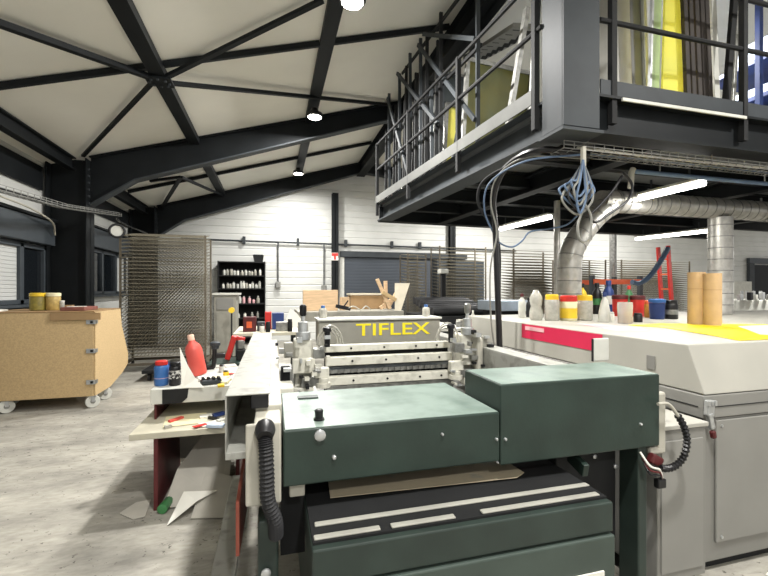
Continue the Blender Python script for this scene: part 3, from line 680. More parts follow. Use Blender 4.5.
# left carriage head
def head(cx, s, nm):
    h = B(cx-.06, cx+.06, 2.85, 3.0, .9, 1.26).build(nm, BARW, pr, .01)
    for dx, z, w, hh, mm in ((.0, 1.09, .15, .1, BARW), (.05*s, .98, .14, .06, ALUD), (-.02*s, .92, .17, .05, BARW), (.1*s, 1.17, .08, .07, ALUD), (.12*s, 1.03, .1, .08, BARW), (-.1*s, 1.2, .06, .1, BEIGEM), (-.12*s, 1.02, .06, .14, BLACKM)):
        B(cx+dx-w/2, cx+dx+w/2, 2.79, 2.85, z-hh/2, z+hh/2).build('clamp_block', mm, h, .006)
    MB().lathe((cx, 2.87, 1.26), [(.05,0),(.05,.05),(.035,.055),(.035,.12),(.014,.125),(.014,.16)], 14).build('cylinder', ALU, h, smooth=True)
    MB().lathe((cx, 2.87, 1.42), [(.016,0),(.024,.01),(.024,.07),(.014,.08)], 12).build('adjuster_knob', BLACK if s > 0 else ALUD, h, smooth=True)
    MB().lathe((cx+.13*s, 2.8, .94), [(.05,0),(.05,.03),(.035,.03),(.035,.06)], 14).build('dial', BARW, h, smooth=True)
    MB().lathe((cx+.16*s, 2.82, 1.21), [(.02,0),(.02,.1),(.03,.105),(.03,.13),(.01,.14)], 12).build('valve', BLACK, h, smooth=True)
    for k in range(3):
        c = Vector((cx+.18*s, 2.84+.02*k, 1.2)); r = .09-.015*k
        MB().tube([c+Vector((math.cos(u)*r, 0, math.sin(u)*r*1.5+.02)) for u in [PI*j/12 for j in range(13)]], .006, 6).build('air_hose', CLEARP, h, smooth=True)
    for k in range(24):
        z = .88+.017*k; x = cx+random.uniform(-.19, .15); yy = 2.72+random.uniform(0, .04)
        B(x, x+random.uniform(.012, .05), yy, 2.79, z, z+random.uniform(.01, .035)).build('fitting', random.choice((ALU, BLACKM, BARW, ALUD, RED if k == 4 else ALU)), h)
    return h
head(.2, 1, 'carriage_head'); head(1.44, -1, 'carriage_head')
MB().rbox((.08, 2.9, .95), (.1, .2, .25)).build('carriage_slide', ALUD, pr, .01)
B(.03, .12, 2.5, 2.7, .88, 1.02).build('slide_stop', BARW, pr, .01)
p = atZ(308, 398, 1.068); B(p.x-.05, p.x+.05, p.y-.02, p.y+.03, 1.069, 1.075).build('cover_pad', GREEND, pr, .003)
# right cable with corrugated sleeve
pts = [atY(px, py, 1.56) for px, py in ((658, 404), (668, 404), (676, 413), (684, 427), (687, 442), (683, 458), (673, 467), (662, 468), (655, 462))]
cp = curve_pts(pts, 8)
MB().tube(cp[:20], .008, 8).build('cable', CREAM, pr, smooth=True)
MB().tube(cp[18:58], [.012 if i % 2 else .018 for i in range(40)], 10).build('corrugated_sleeve', BLACK, pr)
p = atY(660, 483, 1.57); MB().rbox(p, (.05, .03, .045)).build('plug', BLACK, pr, .006)
p = atY(655, 460, 1.6); MB().rbox(p, (.07, .04, .05), 0, 0, .5).build('red_connector', REDD, pr, .01)
for k in range(3): MB().tube(curve_pts([atY(640+2*k, 452+6*k, 1.6), atY(650, 466+4*k, 1.56), atY(660, 470+3*k, 1.56), atY(662, 478+k, 1.56)], 6), .005, 6).build('loose_wire', (PAPER, REDD, BLACK)[k], pr, smooth=True)

# ================================================================ DRYER
dr = thing('conveyor_dryer', 'long pale grey dryer with white hood and magenta band right of the press', 'dryer', (4, 3, 0))
ZT = 1.28
hood = MB(); A = [(2.34, 1.75, 1.01), (7.5, 1.75, 1.01), (7.5, 4.75, 1.01), (2.34, 4.75, 1.01), (2.34, 1.85, ZT), (7.5, 1.85, ZT), (7.5, 4.72, ZT), (2.34, 4.72, ZT)]
hood.add(A, [(3,2,1,0),(4,5,6,7),(0,1,5,4),(1,2,6,5),(2,3,7,6),(3,0,4,7)])
ho = hood.build('hood', DRYW, dr, .006)
B(2.336, 2.339, 2.49, 3.5, 1.14, 1.272).build('magenta_band', PINK, ho)
B(2.332, 2.3358, 3.16, 3.44, 1.22, 1.255).build('band_label', PINKL, ho)
B(2.335, 2.339, 2.06, 2.12, 1.09, 1.18).build('latch_plate', DRYG, ho, .002)
body = B(2.34, 7.5, 1.76, 4.35, .06, .87).build('body', DRYG, dr, .006)
B(2.33, 7.5, 1.75, 4.35, .875, 1.005).build('upper_band', DRYG2, dr, .006)
B(2.327, 2.33, 1.78, 4.3, .935, .94).build('band_groove', BLACKM, dr)
for z in (.937, ): B(2.33, 7.5, 1.746, 1.75, z, z+.004).build('band_groove', BLACKM, dr)
pa = atY(712, 500, 1.75); 
pn = B(2.42, 3.6, 1.745, 1.759, .17, .86).build('access_panel', DRYG2, dr, .004)
for x, z in ((2.455, .2), (2.455, .83), (2.95, .83), (3.5, .2)): MB().tube([(x, 1.745, z), (x, 1.738, z)], .008, 10).build('screw', ALU, pn)
B(2.36, 7.4, 1.8, 4.3, 0, .06).build('plinth', BLACKM, dr)
# latch with red tip
p = atY(709, 408, 1.73)
la = MB().rbox((p.x, 1.728, p.z+.0), (.05, .03, .09), 0, 0, .1).build('latch', ALU, dr, .008)
MB().rbox((p.x, 1.722, p.z-.07), (.03, .025, .09), 0, 0, -.25).build('latch_lever', ALU, la, .006)
MB().rbox((p.x+.016, 1.72, p.z-.145), (.028, .025, .045), 0, 0, -.25).build('latch_tip', REDD, la, .008)
for k in range(3): MB().rbox((p.x-.022+.022*k, 1.712, p.z+.03), (.014, .014, .03)).build('latch_bolt', ALU, la, .003)
# faint pink lettering stripes on the hood front
m = MB(); nrm = math.atan2(.1, .27)
xx = 2.5
for k in range(16):
    w = random.choice((.012, .02, .03)); h = random.choice((.03, .05, .06)); m.rbox((xx+w/2, 1.796+.012, 1.16), (w, .002, h), 0, -nrm); xx += w+random.choice((.015, .03))
m.build('faint_print', PINKL, ho)
# infeed cabinet between press and dryer
ic = thing('infeed_cabinet', 'low grey cabinet wedged between the press and the white dryer hood', 'cabinet', (2.1, 1.8, 0))
B(1.9, 2.225, 1.66, 3.9, .09, .875).build('cabinet_body', DRYG, ic, .006)
B(1.92, 2.2, 1.653, 1.661, .14, .82).build('cabinet_panel', DRYG2, ic, .003)
B(1.89, 2.235, 1.65, 3.9, .877, .9).build('cabinet_top', DRYW, ic, .004)
B(1.92, 2.2, 1.7, 3.85, 0, .09).build('plinth', BLACKM, ic)

# ---------------------------------------------------------------- things on the dryer
def bottle(px, py, w, h, prof, m_body, name, lb, cat='bottle', cap=None, m_cap=None, label=None, group='ink pots and bottles on the dryer', z=ZT+.001, p=None, n=16):
    """profile in unit radius / unit height, scaled to real size from its width and height"""
    p = p or atZ(px, py, z); t = thing(name, lb, cat, p, group)
    MB().lathe(p, [(r*w/2, q*h) for r, q in prof], n).build('body', m_body, t, smooth=True)
    if cap:
        r, q0, q1 = cap
        MB().lathe((p.x, p.y, p.z+q0*h), [(r*w/2, 0), (r*w/2, (q1-q0)*h*.85), (r*w/2*.85, (q1-q0)*h)], n).build('cap', m_cap, t, smooth=True)
    if label:
        m, q0, q1 = label
        MB().lathe((p.x, p.y, p.z+q0*h), [(w/2*1.012, 0), (w/2*1.012, (q1-q0)*h)], n).build('sticker', m, t, smooth=True)
    return t
JAR = [(.9,0),(1,.04),(1,.74),(.9,.8),(.86,.82)]
BOT = [(.9,0),(1,.04),(1,.62),(.85,.72),(.4,.82),(.38,.88)]
CONE = [(.9,0),(1,.05),(.95,.35),(.55,.72),(.3,.8),(.28,.86)]
TUB = [(.86,0),(.9,.03),(1,.78),(1,.8)]
def hpx(px, py, w, h): 
    p = atZ(px, py, ZT); d = p.x*S_+p.y*C_; return w*d/F, h*d/F
def bpx(px, pyb, wpx, hpx_, *a, **k):
    w, h = hpx(px, pyb, wpx, hpx_); return bottle(px, pyb, w, h, *a, **k)
bpx(522, 317.5, 7, 24, BOT, WHITEP, 'ink_bottle', 'slim white bottle with dark red cap at the far end of the dryer', cap=(.5,.86,1), m_cap=REDD)
bpx(528.5, 317, 4.5, 19, BOT, BLACK, 'ink_bottle', 'thin black bottle beside the slim white one', cap=(.5,.86,1), m_cap=BLACK)
bpx(536, 320, 13, 30, [(.8,0),(1,.1),(.98,.3),(.75,.45),(.9,.55),(.95,.75),(.6,.9),(.3,1)], CLEARP, 'plastic_bag', 'crumpled clear plastic pouch standing on the dryer', 'bag')
bpx(552, 320.5, 14, 26, JAR, CLEARP, 'plastic_jar', 'cloudy jar with a yellow rimmed lid', 'jar', cap=(.9,.8,1), m_cap=YELB)
bpx(568.5, 320.5, 16, 25, JAR, PAPERC, 'plastic_jar', 'jar of yellow ink with broad red lid', 'jar', cap=(1,.76,1), m_cap=RED, label=(YELB,.1,.5))
bpx(584.5, 320, 15, 25, JAR, CLEARP, 'plastic_jar', 'cloudy jar with broad yellow lid', 'jar', cap=(.95,.78,1), m_cap=YELB)
bpx(582, 314.5, 9, 31, BOT, YELB, 'ink_bottle', 'tall yellow bottle behind the yellow lidded jar', cap=(.5,.86,1), m_cap=BLACK, label=(PAPERC,.2,.5))
bpx(597, 314, 9, 31, BOT, BLACK, 'ink_bottle', 'black bottle with pale green sticker behind the squeeze bottle', cap=(.5,.86,1), m_cap=BLACK, label=(GREENB,.3,.5))
bpx(608.5, 314.5, 10, 34, BOT, BLUED, 'ink_bottle', 'dark blue bottle with white sticker behind the squeeze bottle', cap=(.5,.86,1), m_cap=BLUED, label=(WHITEP,.3,.55))
bpx(604.5, 322, 11, 30, CONE, WHITEP, 'squeeze_bottle', 'white conical squeeze bottle in front of the blue bottle', cap=(.32,.84,1), m_cap=BLUED)
bpx(620, 316, 14, 21, TUB, RED, 'ink_tub', 'red tub with red lid behind the clear cup', 'tub', cap=(1.06,.8,1), m_cap=REDD)
bpx(637.5, 316.5, 13, 21, TUB, RED, 'ink_tub', 'red tub with red lid nearest the orange jar', 'tub', cap=(1.06,.8,1), m_cap=REDD)
bpx(629, 313.5, 7.5, 28, BOT, GREENB, 'ink_bottle', 'green bottle between the two red tubs', cap=(.45,.86,1), m_cap=RED)
cupt = bpx(625, 323.5, 14, 22, TUB+[(.96,.97)], CUP, 'plastic_cup', 'clear plastic cup holding amber paste', 'cup')
w, h = hpx(625, 323.5, 14, 22); MB().lathe(cupt.location+Vector((0,0,.006)), [(.4*w,0),(.42*w,.45*h)], 14).build('paste', AMBER, cupt, smooth=True)
bpx(638, 322, 8, 9, JAR, BLACK, 'small_pot', 'tiny black pot in front of the red tub', 'pot', cap=(.9,.8,1), m_cap=BLACK)
bpx(648.5, 317.5, 7.5, 17, JAR, AMBER, 'plastic_jar', 'orange-brown jar beside the dark blue tub', 'jar', cap=(.95,.78,1), m_cap=ORANGE)
bpx(657, 319, 14, 20, TUB, BLUED, 'ink_tub', 'dark blue tub beside the black canister', 'tub', cap=(1.06,.82,1), m_cap=BLUE)
bpx(671, 319, 12, 19, JAR, BLACK, 'canister', 'black canister next to the cardboard tubes', 'canister', cap=(.9,.8,1), m_cap=BLACK, label=(ALUD,.25,.5))
bpx(611, 321, 6, 9, JAR, PAPER, 'small_pot', 'tiny white pot beside the squeeze bottle', 'pot', cap=(.9,.8,1), m_cap=WHITEP)
for px, py, lb in ((696.5, 324.5, 'brown cardboard tube standing on the dryer, the one next to the black canister'), (712.5, 325.5, 'brown cardboard tube standing on the dryer, the one in front of the steel duct')):
    p = atZ(px, py, ZT+.001); w, h = hpx(px, py, 15, 52)
    t = thing('cardboard_tube', lb, 'tube', p, 'cardboard tubes on the dryer')
    MB().lathe(p, [(w/2,0),(w/2,h),(w/2*.88,h),(w/2*.88,h-.05)], 24).build('tube_wall', CARD, t, smooth=True)
    MB().lathe((p.x, p.y, p.z+h*.68), [(w/2*1.012,0),(w/2*1.012,.003)], 24).build('tube_seam', CARDB, t, smooth=True)
Q = [atZ(x, y, ZT) for x, y in ((628, 325.5), (660, 324), (768, 325), (830, 329), (830, 343), (744, 341.5), (706, 335), (664, 328))]
tag(MB().prism([(v.x, max(v.y, 1.9)) for v in Q], 'z', ZT+.003, ZT+.006).build('yellow_film', YEL), 'bright yellow film sheet spread over the dryer top', 'film')
Q = [atZ(x, y, ZT) for x, y in ((738, 327), (766, 326), (800, 330), (800, 337), (760, 335.5))]
tag(MB().prism([(v.x, max(v.y, 1.95)) for v in Q], 'z', ZT+.0065, ZT+.0085).build('printed_paper', PAPER), 'white printed sheet lying on the yellow film', 'paper')
Q = [atZ(x, y, ZT) for x, y in ((575, 323.5), (606, 325), (640, 327.5), (650, 331), (615, 331))]
tag(MB().prism([(v.x, v.y) for v in Q], 'z', ZT+.0005, ZT+.0025).build('paper_sheet', PINKL), 'pale pink paper sheet on the dryer edge', 'paper')
# machine beyond the dryer, at right
t = thing('textile_press', 'white carousel arm machine standing beyond the cardboard tubes', 'machine', (9, 6, 0))
a, b = atY(735, 302, 6.6), atY(800, 302, 6.6)
B(a.x, b.x, 6.6, 7.6, .5, 1.38).build('machine_bed', WHITEP, t, .02)
for k, px in enumerate((742, 752, 757, 764, 771)):
    p = atY(px, 299, 6.5); B(p.x-.04, p.x+.04, 6.5, 6.58, 1.38, 1.5+.05*(k % 2)).build('clamp_head', (ALU, BLACKM, WHITEP, ALU, ALUD)[k], t, .01)
    MB().tube([(p.x, 6.7, 1.385), (p.x, 6.7, 1.58)], .03, 10).build('piston', ALU, t, smooth=True)
B(a.x+.1, a.x+.4, 6.8, 7.4, 0, .5).build('leg', DRYG, t); B(b.x-.4, b.x-.1, 6.8, 7.4, 0, .5).build('leg', DRYG, t)
Q = [atZ(x, y, 1.18) for x, y in ((722, 318), (790, 312), (800, 318), (740, 325))]

# ================================================================ LEFT: WHEELED CABINET
cx0, cx1, cy = -3.62, -2.32, 6.36
cb = thing('wheeled_cabinet', 'wheeled chipboard cabinet with side latches under the window', 'cabinet', (-3, 7.1, 0))
side = [(cy+.02, .17), (cy+.02, 1.3), (7.32, 1.315), (7.38, 1.05), (7.68, .55), (7.66, .38), (7.4, .28), (6.9, .17)]
B(cx0, cx1-.02, cy, cy+.018, .17, 1.3).build('front_panel', CHIP, cb, .003)
MB().prism([(y, z) for y, z in side], 'x', cx1-.018, cx1).build('side_panel', CHIPE, cb, .003)
MB().prism([(y, z) for y, z in side], 'x', cx0, cx0+.018).build('side_panel', CHIP, cb, .003)
m = MB()
for (ya, za), (yb, zb) in zip(side[2:-1], side[3:]): m.bar((cx0+.02, ya-.01, za), (cx0+.02, yb-.01, zb), .001) if False else m.add([(cx0+.02, ya-.012, za), (cx1-.02, ya-.012, za), (cx1-.02, yb-.012, zb), (cx0+.02, yb-.012, zb)], [(0,1,2,3)])
m.build('back_panel', CHIP, cb)
B(cx0, cx1, cy-.005, 7.33, 1.3, 1.318).build('top_panel', CARDB, cb, .003)
B(cx0+.02, cx1-.02, cy+.02, 6.9, .17, .19).build('bottom_panel', CHIP, cb)
for z in (1.17, .78, .36):
    m = B(cx1-.1, cx1+.008, cy-.014, cy-.001, z-.03, z+.03).build('latch', ALU, cb, .004)
    B(cx1+.001, cx1+.016, cy+.0, cy+.06, z-.025, z+.025).build('latch_plate', ALUD, m, .003)
    B(cx1-.045, cx1-.015, cy-.03, cy-.014, z-.015, z+.015).build('latch_hook', BLACKM, m, .003)
def caster(x, y):
    u = Vector((.55, -.83, 0)); c = Vector((x, y, .088))
    w = MB().tube([c-u*.024, c+u*.024], .086, 22).build('wheel', WHITEP, cb, .008)
    MB().tube([c-u*.028, c+u*.028], .03, 14).build('wheel_hub', ALUD, w)
    m = MB().bar(c-u*.033, c-u*.033+Vector((0,0,.08)), .04, .006, u); m.bar(c+u*.033, c+u*.033+Vector((0,0,.08)), .04, .006, u); m.box(x-.05, x+.05, y-.045, y+.045, .163, .169); m.build('wheel_fork', ALU, w)
for x, y in ((cx1-.05, cy+.06), (-3.34, cy+.06), (cx1-.05, 6.85), (-3.5, 6.85)): caster(x, y)
zc = 1.319
def cjar(px, py, wp, hp, mb, mc, lb):
    p = atY(px, py, 6.7); p.z = zc; w, h = wp*6.2/F, hp*6.2/F
    bottle(0, 0, w, h, JAR, mb, 'plastic_jar', lb, 'jar', cap=(1.02,.8,1), m_cap=mc, p=p, group='jars on the chipboard cabinet')
cjar(38.5, 300, 13, 16, mat('olive_paste', (128, 116, 50), .5, var=.2, scale=20), YELB, 'jar of olive paste with yellow lid on the chipboard cabinet')
cjar(53.5, 300, 11, 16, mat('mustard_paste', (176, 150, 88), .5, var=.2, scale=20), PAPERC, 'mustard jar with cream lid on the chipboard cabinet')
cjar(62, 302, 4, 9, CLEARP, WHITEP, 'tiny clear pot beside the mustard jar')
a = atY(50, 305, cy-.02); b = atY(97, 303, cy+.1)
tag(B(a.x+.08, b.x-.13, cy+.05, cy+.5, zc, zc+.05).build('flat_carton', mat('reddish_carton', (120, 72, 62), .7, var=.2), bevel=.008), 'flattened reddish carton on the front corner of the chipboard cabinet', 'carton')
p = atY(77, 303, 6.55); tag(MB().rbox((p.x, 6.55, zc+.055), (.2, .12, .006), .1).build('paper_slip', PAPER), 'white slip of paper on the reddish carton', 'paper')
t = B(a.x+.0, a.x+.58, cy-.03, cy-.008, 1.2, 1.295); tag(t.build('hanging_flap', CARDB), 'paper flap, its shade painted in as brown, hanging over the cabinet front edge', 'cardboard')  # brown colour stands for the shade on a paper flap
tag(MB().rbox((-3.5, 6.55, zc+.012), (.12, .2, .022)).build('notepad', PAPER), 'white notepad at the left end of the cabinet top', 'paper')
p = atY(67, 303, 6.95); tag(MB().rbox((p.x, 7.0, zc+.03), (.12, .08, .058)).build('small_box', CARDB, bevel=.006), 'small brown box behind the reddish carton', 'box')

# left wall tray, ring
T0, T1, T2 = atX(-60, 175, -3.02), atX(62, 208, -3.02), atX(118, 216, -3.02)
wire_tray(T0, T1, .13, .06, 'wall_hanging_cable_tray', 'wire mesh cable tray along the window wall before the first column', .14)
wire_tray(T1+(T2-T1)*.01, T2, .13, .06, 'wall_hanging_cable_tray', 'short wire mesh cable tray running on past the first column', .14)
for k in range(3):
    dz = Vector((.032*(k-1), 0, .03)); e = atX(160, 240, -3.6)
    hose([T0+dz, T1+dz, T2+dz+Vector((0,-.05,0)), T2+Vector((-.08-.03*k, .5, -.06)), e+Vector((0, .1*k, .05*k))], .012, (BLACK, DIMC, BLACKM)[k], 'hanging_cable', ('black cable along the wall tray', 'pale cable along the wall tray', 'matt cable along the wall tray')[k], group='cables in the wall tray')
p = atY(117, 231, 8.75)
t = thing('hanging_rimmed_disc', 'round black rimmed disc hanging below the wall cable tray', 'disc', p)  # plain rimmed disc, gives no light
d = Vector((p.x, p.y, 0)).normalized()
MB().tube([p-d*.02, p+d*.02], .11, 24).build('disc_face', WHITEP, t)
ring = [p-d*.025+(Vector((0,0,1))*math.sin(u)+Vector((-d.y, d.x, 0))*math.cos(u))*.12 for u in [2*PI*k/28 for k in range(29)]]
MB().tube(ring, .022, 8).build('rim', BLACK, t, smooth=True)
MB().bar(p+Vector((0,0,.12)), (p.x, p.y, 2.74), .015).build('hanging_strap', BLACKM, t)
hose([atX(0, 196, -3.5), atX(30, 208, -3.5), atX(52, 222, -3.5), atX(55, 235, -3.6)], .014, CREAM, 'hanging_cable', 'pale cable dropping to the blind box beside the first column', group='cables in the wall tray')

# ---------------------------------------------------------------- drying racks
def drying_rack(x0, x1, y0, y1, z0, z1, n, wires, lb, mw=WIRE, tilt=.05, rails=3, r=.006, group='wire drying racks'):
    t = thing('drying_rack', lb, 'drying rack', ((x0+x1)/2, (y0+y1)/2, 0), group)
    for x, y in ((x0, y0+.02), (x1, y0+.02), (x0, y1), (x1, y1)): MB().bar((x, y, .12), (x, y, z1+.05), .035).build('upright', RUSTW, t)
    m = MB(); zz = .14
    for a, b in (((x0,y0),(x1,y0)), ((x0,y1),(x1,y1)), ((x0,y0),(x0,y1)), ((x1,y0),(x1,y1))): m.bar((a[0],a[1],zz), (b[0],b[1],zz), .05)
    m.build('base_frame', RUSTW, t)
    for x, y in ((x0, y0), (x1, y0), (x0, y1), (x1, y1)): MB().tube([(x-.015, y, .056), (x+.015, y, .056)], .055, 12).build('wheel', BLACKM, t)
    sh = None
    for k in range(n):
        z = z0+(z1-z0)*k/(n-1)
        if sh is None:
            m = MB(); m.bar((x0+.02, y0, z), (x1-.02, y0, z), .012); m.bar((x0+.02, y1-.02, z+tilt), (x1-.02, y1-.02, z+tilt), .012)
            for j in range(rails): 
                f = (j+1)/(rails+1); m.bar((x0+.02, y0+f*(y1-y0), z+tilt*f), (x1-.02, y0+f*(y1-y0), z+tilt*f), r)
            for j in range(wires):
                x = x0+.02+(x1-x0-.04)*j/(wires-1); m.bar((x, y0, z), (x, y1-.02, z+tilt), r)
            sh = m.build('wire_shelf', mw, t); zs = z
        else:
            c = sh.copy(); col.objects.link(c); c.location = (0, 0, z-zs)
    return t
drying_rack(-2.86, -1.33, 9.0, 9.75, .3, 2.66, 34, 24, 'tall wire drying rack beside the chipboard cabinet', tilt=.13, r=.009)
def rackpx(pxa, pxb, Y, ztop, zbot, n, w, lb, dep=.7):
    a, b = atY(pxa, 290, Y), atY(pxb, 290, Y); drying_rack(a.x, b.x, Y, Y+dep, zbot, ztop, n, w, lb, tilt=.08, r=.008)
rackpx(408, 426, 10.6, 2.55, .4, 26, 9, 'narrow wire drying rack before the grey side panel of the roller door')
rackpx(440, 486, 11.2, 2.85, .4, 26, 20, 'wide wire drying rack behind the black roller bed')
rackpx(514, 560, 9.2, 2.6, .4, 30, 22, 'wire drying rack under the mezzanine beside the slim tube post')
rackpx(568, 606, 10.6, 2.5, .4, 30, 22, 'wire drying rack behind the yellow capped jars')
rackpx(622, 690, 11.0, 2.55, .4, 30, 26, 'widest wire drying rack behind the red ladder')
# low dark trolley
t = thing('low_trolley', 'low dark trolley with blue board in front of the drying rack', 'trolley', (-2.0, 8.3, 0))
B(-2.2, -1.45, 7.95, 8.85, .14, .2).build('trolley_deck', BLACKM, t, .008)
B(-2.05, -1.6, 8.1, 8.7, .202, .215).build('blue_board', BLUED, t)
for x in (-2.1, -1.55):
    for y in (8.05, 8.75): MB().tube([(x-.02, y, .07), (x+.02, y, .07)], .068, 12).build('wheel', RUBBER, t)

# ================================================================ BACK WALL THINGS
def hang_pipe():
    t = thing('wall_hanging_pipe', 'dark service pipe along the far gable wall', 'pipe', (2, 13.1, 3.05))
    MB().tube([(-2.6, 13.1, 3.1), (8.5, 13.1, 3.02)], .028, 8).build('pipe', STEELM, t, smooth=True)
    m = MB()
    for px in (244, 298, 346, 392, 420): p = atY(px, 243, 13.1); m.box(p.x-.04, p.x+.04, 13.06, 13.19, 3.0, 3.22)
    m.build('pipe_bracket', STEELM, t)
    for px, z, mm in ((278, 1.85, CREAM), (324, 1.75, BLACK)):
        p = atY(px, 260, 13.1); MB().tube([(p.x, 13.1, 3.06), (p.x, 13.1, z)], .02, 6).build('drop_pipe', STEELM, t)
        B(p.x-.08, p.x+.08, 13.04, 13.19, z-.18, z).build('socket_box', ALUD, t, .01)
hang_pipe()
p = atY(335, 256.5, 12.9)
t = thing('wall_sign', 'small red and white sign on the dark gable post', 'sign', p)
B(p.x-.11, p.x+.11, 12.92, 12.935, p.z-.12, p.z+.12).build('sign_board', PAPER, t)
B(p.x-.1, p.x+.1, 12.91, 12.92, p.z+.02, p.z+.11).build('sign_mark', RED, t); B(p.x-.03, p.x+.03, 12.91, 12.92, p.z-.1, p.z+.02).build('sign_mark', RED, t)
# black shelving
x0, x1 = -1.54, -.22; t = thing('black_shelving_unit', 'black shelving unit full of small white pots against gable wall', 'shelf', ((x0+x1)/2, 12.95, 0))
B(x0, x1, 13.14, 13.17, .02, 2.44).build('back_panel', BLACKM, t)
for x in (x0, x1-.03): B(x, x+.03, 12.6, 13.14, 0, 2.44).build('side_panel', BLACKM, t)
lev = (.2, .75, 1.18, 1.62, 2.0, 2.4)
for z in lev: B(x0+.03, x1-.03, 12.6, 13.14, z, z+.03).build('shelf_board', BLACKM, t)
wd = {0: 'lowest', 1: 'second', 2: 'third', 3: 'fourth', 4: 'top'}
protos = []
kk = 0
for li, ids in ((4, range(11)), (3, range(12)), (2, range(8)), (1, range(6))):
    for i in ids:
        x = x0+.12+(x1-x0-.24)*(i+.5)/len(ids)+random.uniform(-.02, .02)
        if li == 2 and i < 3: continue
        mm = random.choice((WHITEP, PAPER, CREAM, WHITEP, CLEARP, PINKL if li == 2 else BLUE if i == 0 else YELB if i == 5 else PAPER))
        if li == 2 and i in (5, 6): mm = PINKL
        h = random.uniform(.13, .22); w = random.uniform(.07, .095)
        bottle(0, 0, w, h, random.choice((JAR, BOT)), mm, 'shelf_pot', 'small pale pot or bottle on the %s board of the black shelving' % wd[li], 'pot', cap=(.6,.82,1), m_cap=random.choice((WHITEP, BLACK, ALUD)), p=Vector((x, 12.72, lev[li]+.031)), group='pots on the %s board of the black shelving' % wd[li], n=8)
tag(B(-1.1, -.35, 12.62, 12.95, 1.211-.43, 1.3-.43).build('paper_stack', PAPER), 'flat stack of white paper on a low board of the black shelving', 'paper') if False else None
p = atY(262, 262, 12.85)
t = thing('small_black_box', 'black box on top of the shelving unit', 'box', (p.x-.1, 12.85, 2.441))
MB().add([(p.x-.22,12.75,2.441),(p.x+.02,12.75,2.441),(p.x+.02,12.98,2.441),(p.x-.22,12.98,2.441),(p.x-.26,12.72,2.64),(p.x+.05,12.72,2.64),(p.x+.05,13.0,2.64),(p.x-.26,13.0,2.64)], [(3,2,1,0),(4,5,6,7),(0,1,5,4),(1,2,6,5),(2,3,7,6),(3,0,4,7)]).build('box_body', BLACKM, t)
B(p.x-.24, p.x+.03, 12.74, 12.98, 2.641, 2.655).build('box_lid', STEELM, t)
# grey cabinet before the shelving
a, b = atY(214, 293, 9.95), atY(236, 293, 9.95)
t = thing('grey_cabinet', 'beige-grey steel cabinet with pale worktop before the black shelving', 'cabinet', ((a.x+b.x)/2, 10.3, 0))
B(a.x, b.x, 9.95, 10.7, .08, 1.48).build('cabinet_body', BEIGEM, t, .01); B(a.x-.04, b.x+.06, 9.91, 10.74, 1.482, 1.53).build('worktop', WHITEP, t, .006)
B(a.x+.05, b.x-.05, 9.93, 9.949, 1.15, 1.42).build('drawer_front', DRYG, t, .004); B(a.x+.05, b.x-.05, 9.93, 9.949, .2, 1.1).build('cabinet_door', BEIGEM, t, .004)
B(a.x+.02, b.x-.02, 10.0, 10.65, 0, .08).build('plinth', BLACKM, t)
p = atY(232, 310, 9.5); t = thing('yellow_spool', 'yellow reel fixed before the grey cabinet', 'reel', (p.x, 9.4, 0))
MB().tube([(p.x, 9.35, p.z), (p.x, 9.5, p.z)], .06, 16).build('reel', YELB, t); MB().bar((p.x, 9.42, 0), (p.x, 9.42, p.z), .03).build('reel_stand', BLACKM, t)
# clutter table behind the press, left
t = thing('side_table', 'cluttered work table standing behind the left end of the press', 'table', (-.3, 5.8, 0))
B(-.47, .33, 5.3, 6.3, 1.03, 1.07).build('tabletop', DUSTY, t, .004)
for x in (-.42, .28):
    for y in (5.35, 6.25): MB().bar((x, y, 0), (x, y, 1.03), .05).build('leg', STEELM, t)
def ybox(px0, px1, pyt, pyb, Y, dep, mm, name, lb, cat='box', group=None, z=None, bev=.006):
    a, b = atY(px0, pyb, Y), atY(px1, pyt, Y); z0 = a.z if z is None else z
    return tag(B(a.x, b.x, Y, Y+dep, z0, b.z).build(name, mm, bevel=bev), lb, cat, group)
g = 'clutter on the side table'
o = ybox(243, 256, 317, 330, 5.45, .15, REDD, 'red_tin', 'dark red tin with glowing orange picture on the side table', 'tin', g, 1.071)
a = atY(249, 326, 5.44); B(a.x-.03, a.x+.035, 5.443, 5.449, 1.12, 1.2).build('tin_picture', ORANGE, o)
ybox(257, 265, 322, 331, 5.5, .15, STEELM, 'grey_box', 'grey box beside the dark red tin', 'box', g, 1.071)
ybox(265, 271.5, 312, 331, 5.75, .2, RED, 'red_carton', 'red carton behind the grey box', 'box', g, 1.071)
ybox(272, 284, 313, 329, 5.7, .2, BLUED, 'blue_carton', 'dark blue carton beside the red carton', 'box', g, 1.071)
ybox(276, 288, 322, 331, 5.42, .12, ALUD, 'metal_bracket', 'silver clamp block in front of the blue carton', 'block', g, 1.071)
for k, (px, mm) in enumerate(((262, PAPER), (268, BLACKM), (290, BLACKM))):
    p = atY(px, 330, 5.36); p.z = 1.071
    bottle(0, 0, .06, .1+.03*k, JAR, mm, 'small_pot', ('small white pot at the front of the side table', 'squat black pot at the front of the side table', 'black pot at the press end of the side table')[k], 'pot', cap=(.9,.8,1), m_cap=BLACK, p=p, group=g)
a, b = atY(283, 322, 6.0), atY(304, 308, 6.0)
tag(MB().prism([(a.x,1.071),(b.x+.03,1.071),(b.x-.1,1.27),(a.x+.1,1.33)], 'y', 6.0, 6.03).build('folded_sheet', PAPER), 'white folded sheet leaning at the back of the side table', 'paper', g)
t = thing('low_stool', 'low dark green topped bench between the raised desk shelf and the press', 'bench', (-.8, 5.0, 0))
a, b = atY(207, 360, 4.75), atY(240, 360, 4.75)
B(a.x, b.x, 4.75, 5.2, .76, .8).build('bench_top', GREEN, t, .006)
for x in (a.x+.04, b.x-.04):
    for y in (4.8, 5.15): MB().bar((x, y, 0), (x, y, .76), .05).build('leg', STEELM, t)
p = atY(231, 350, 4.95)
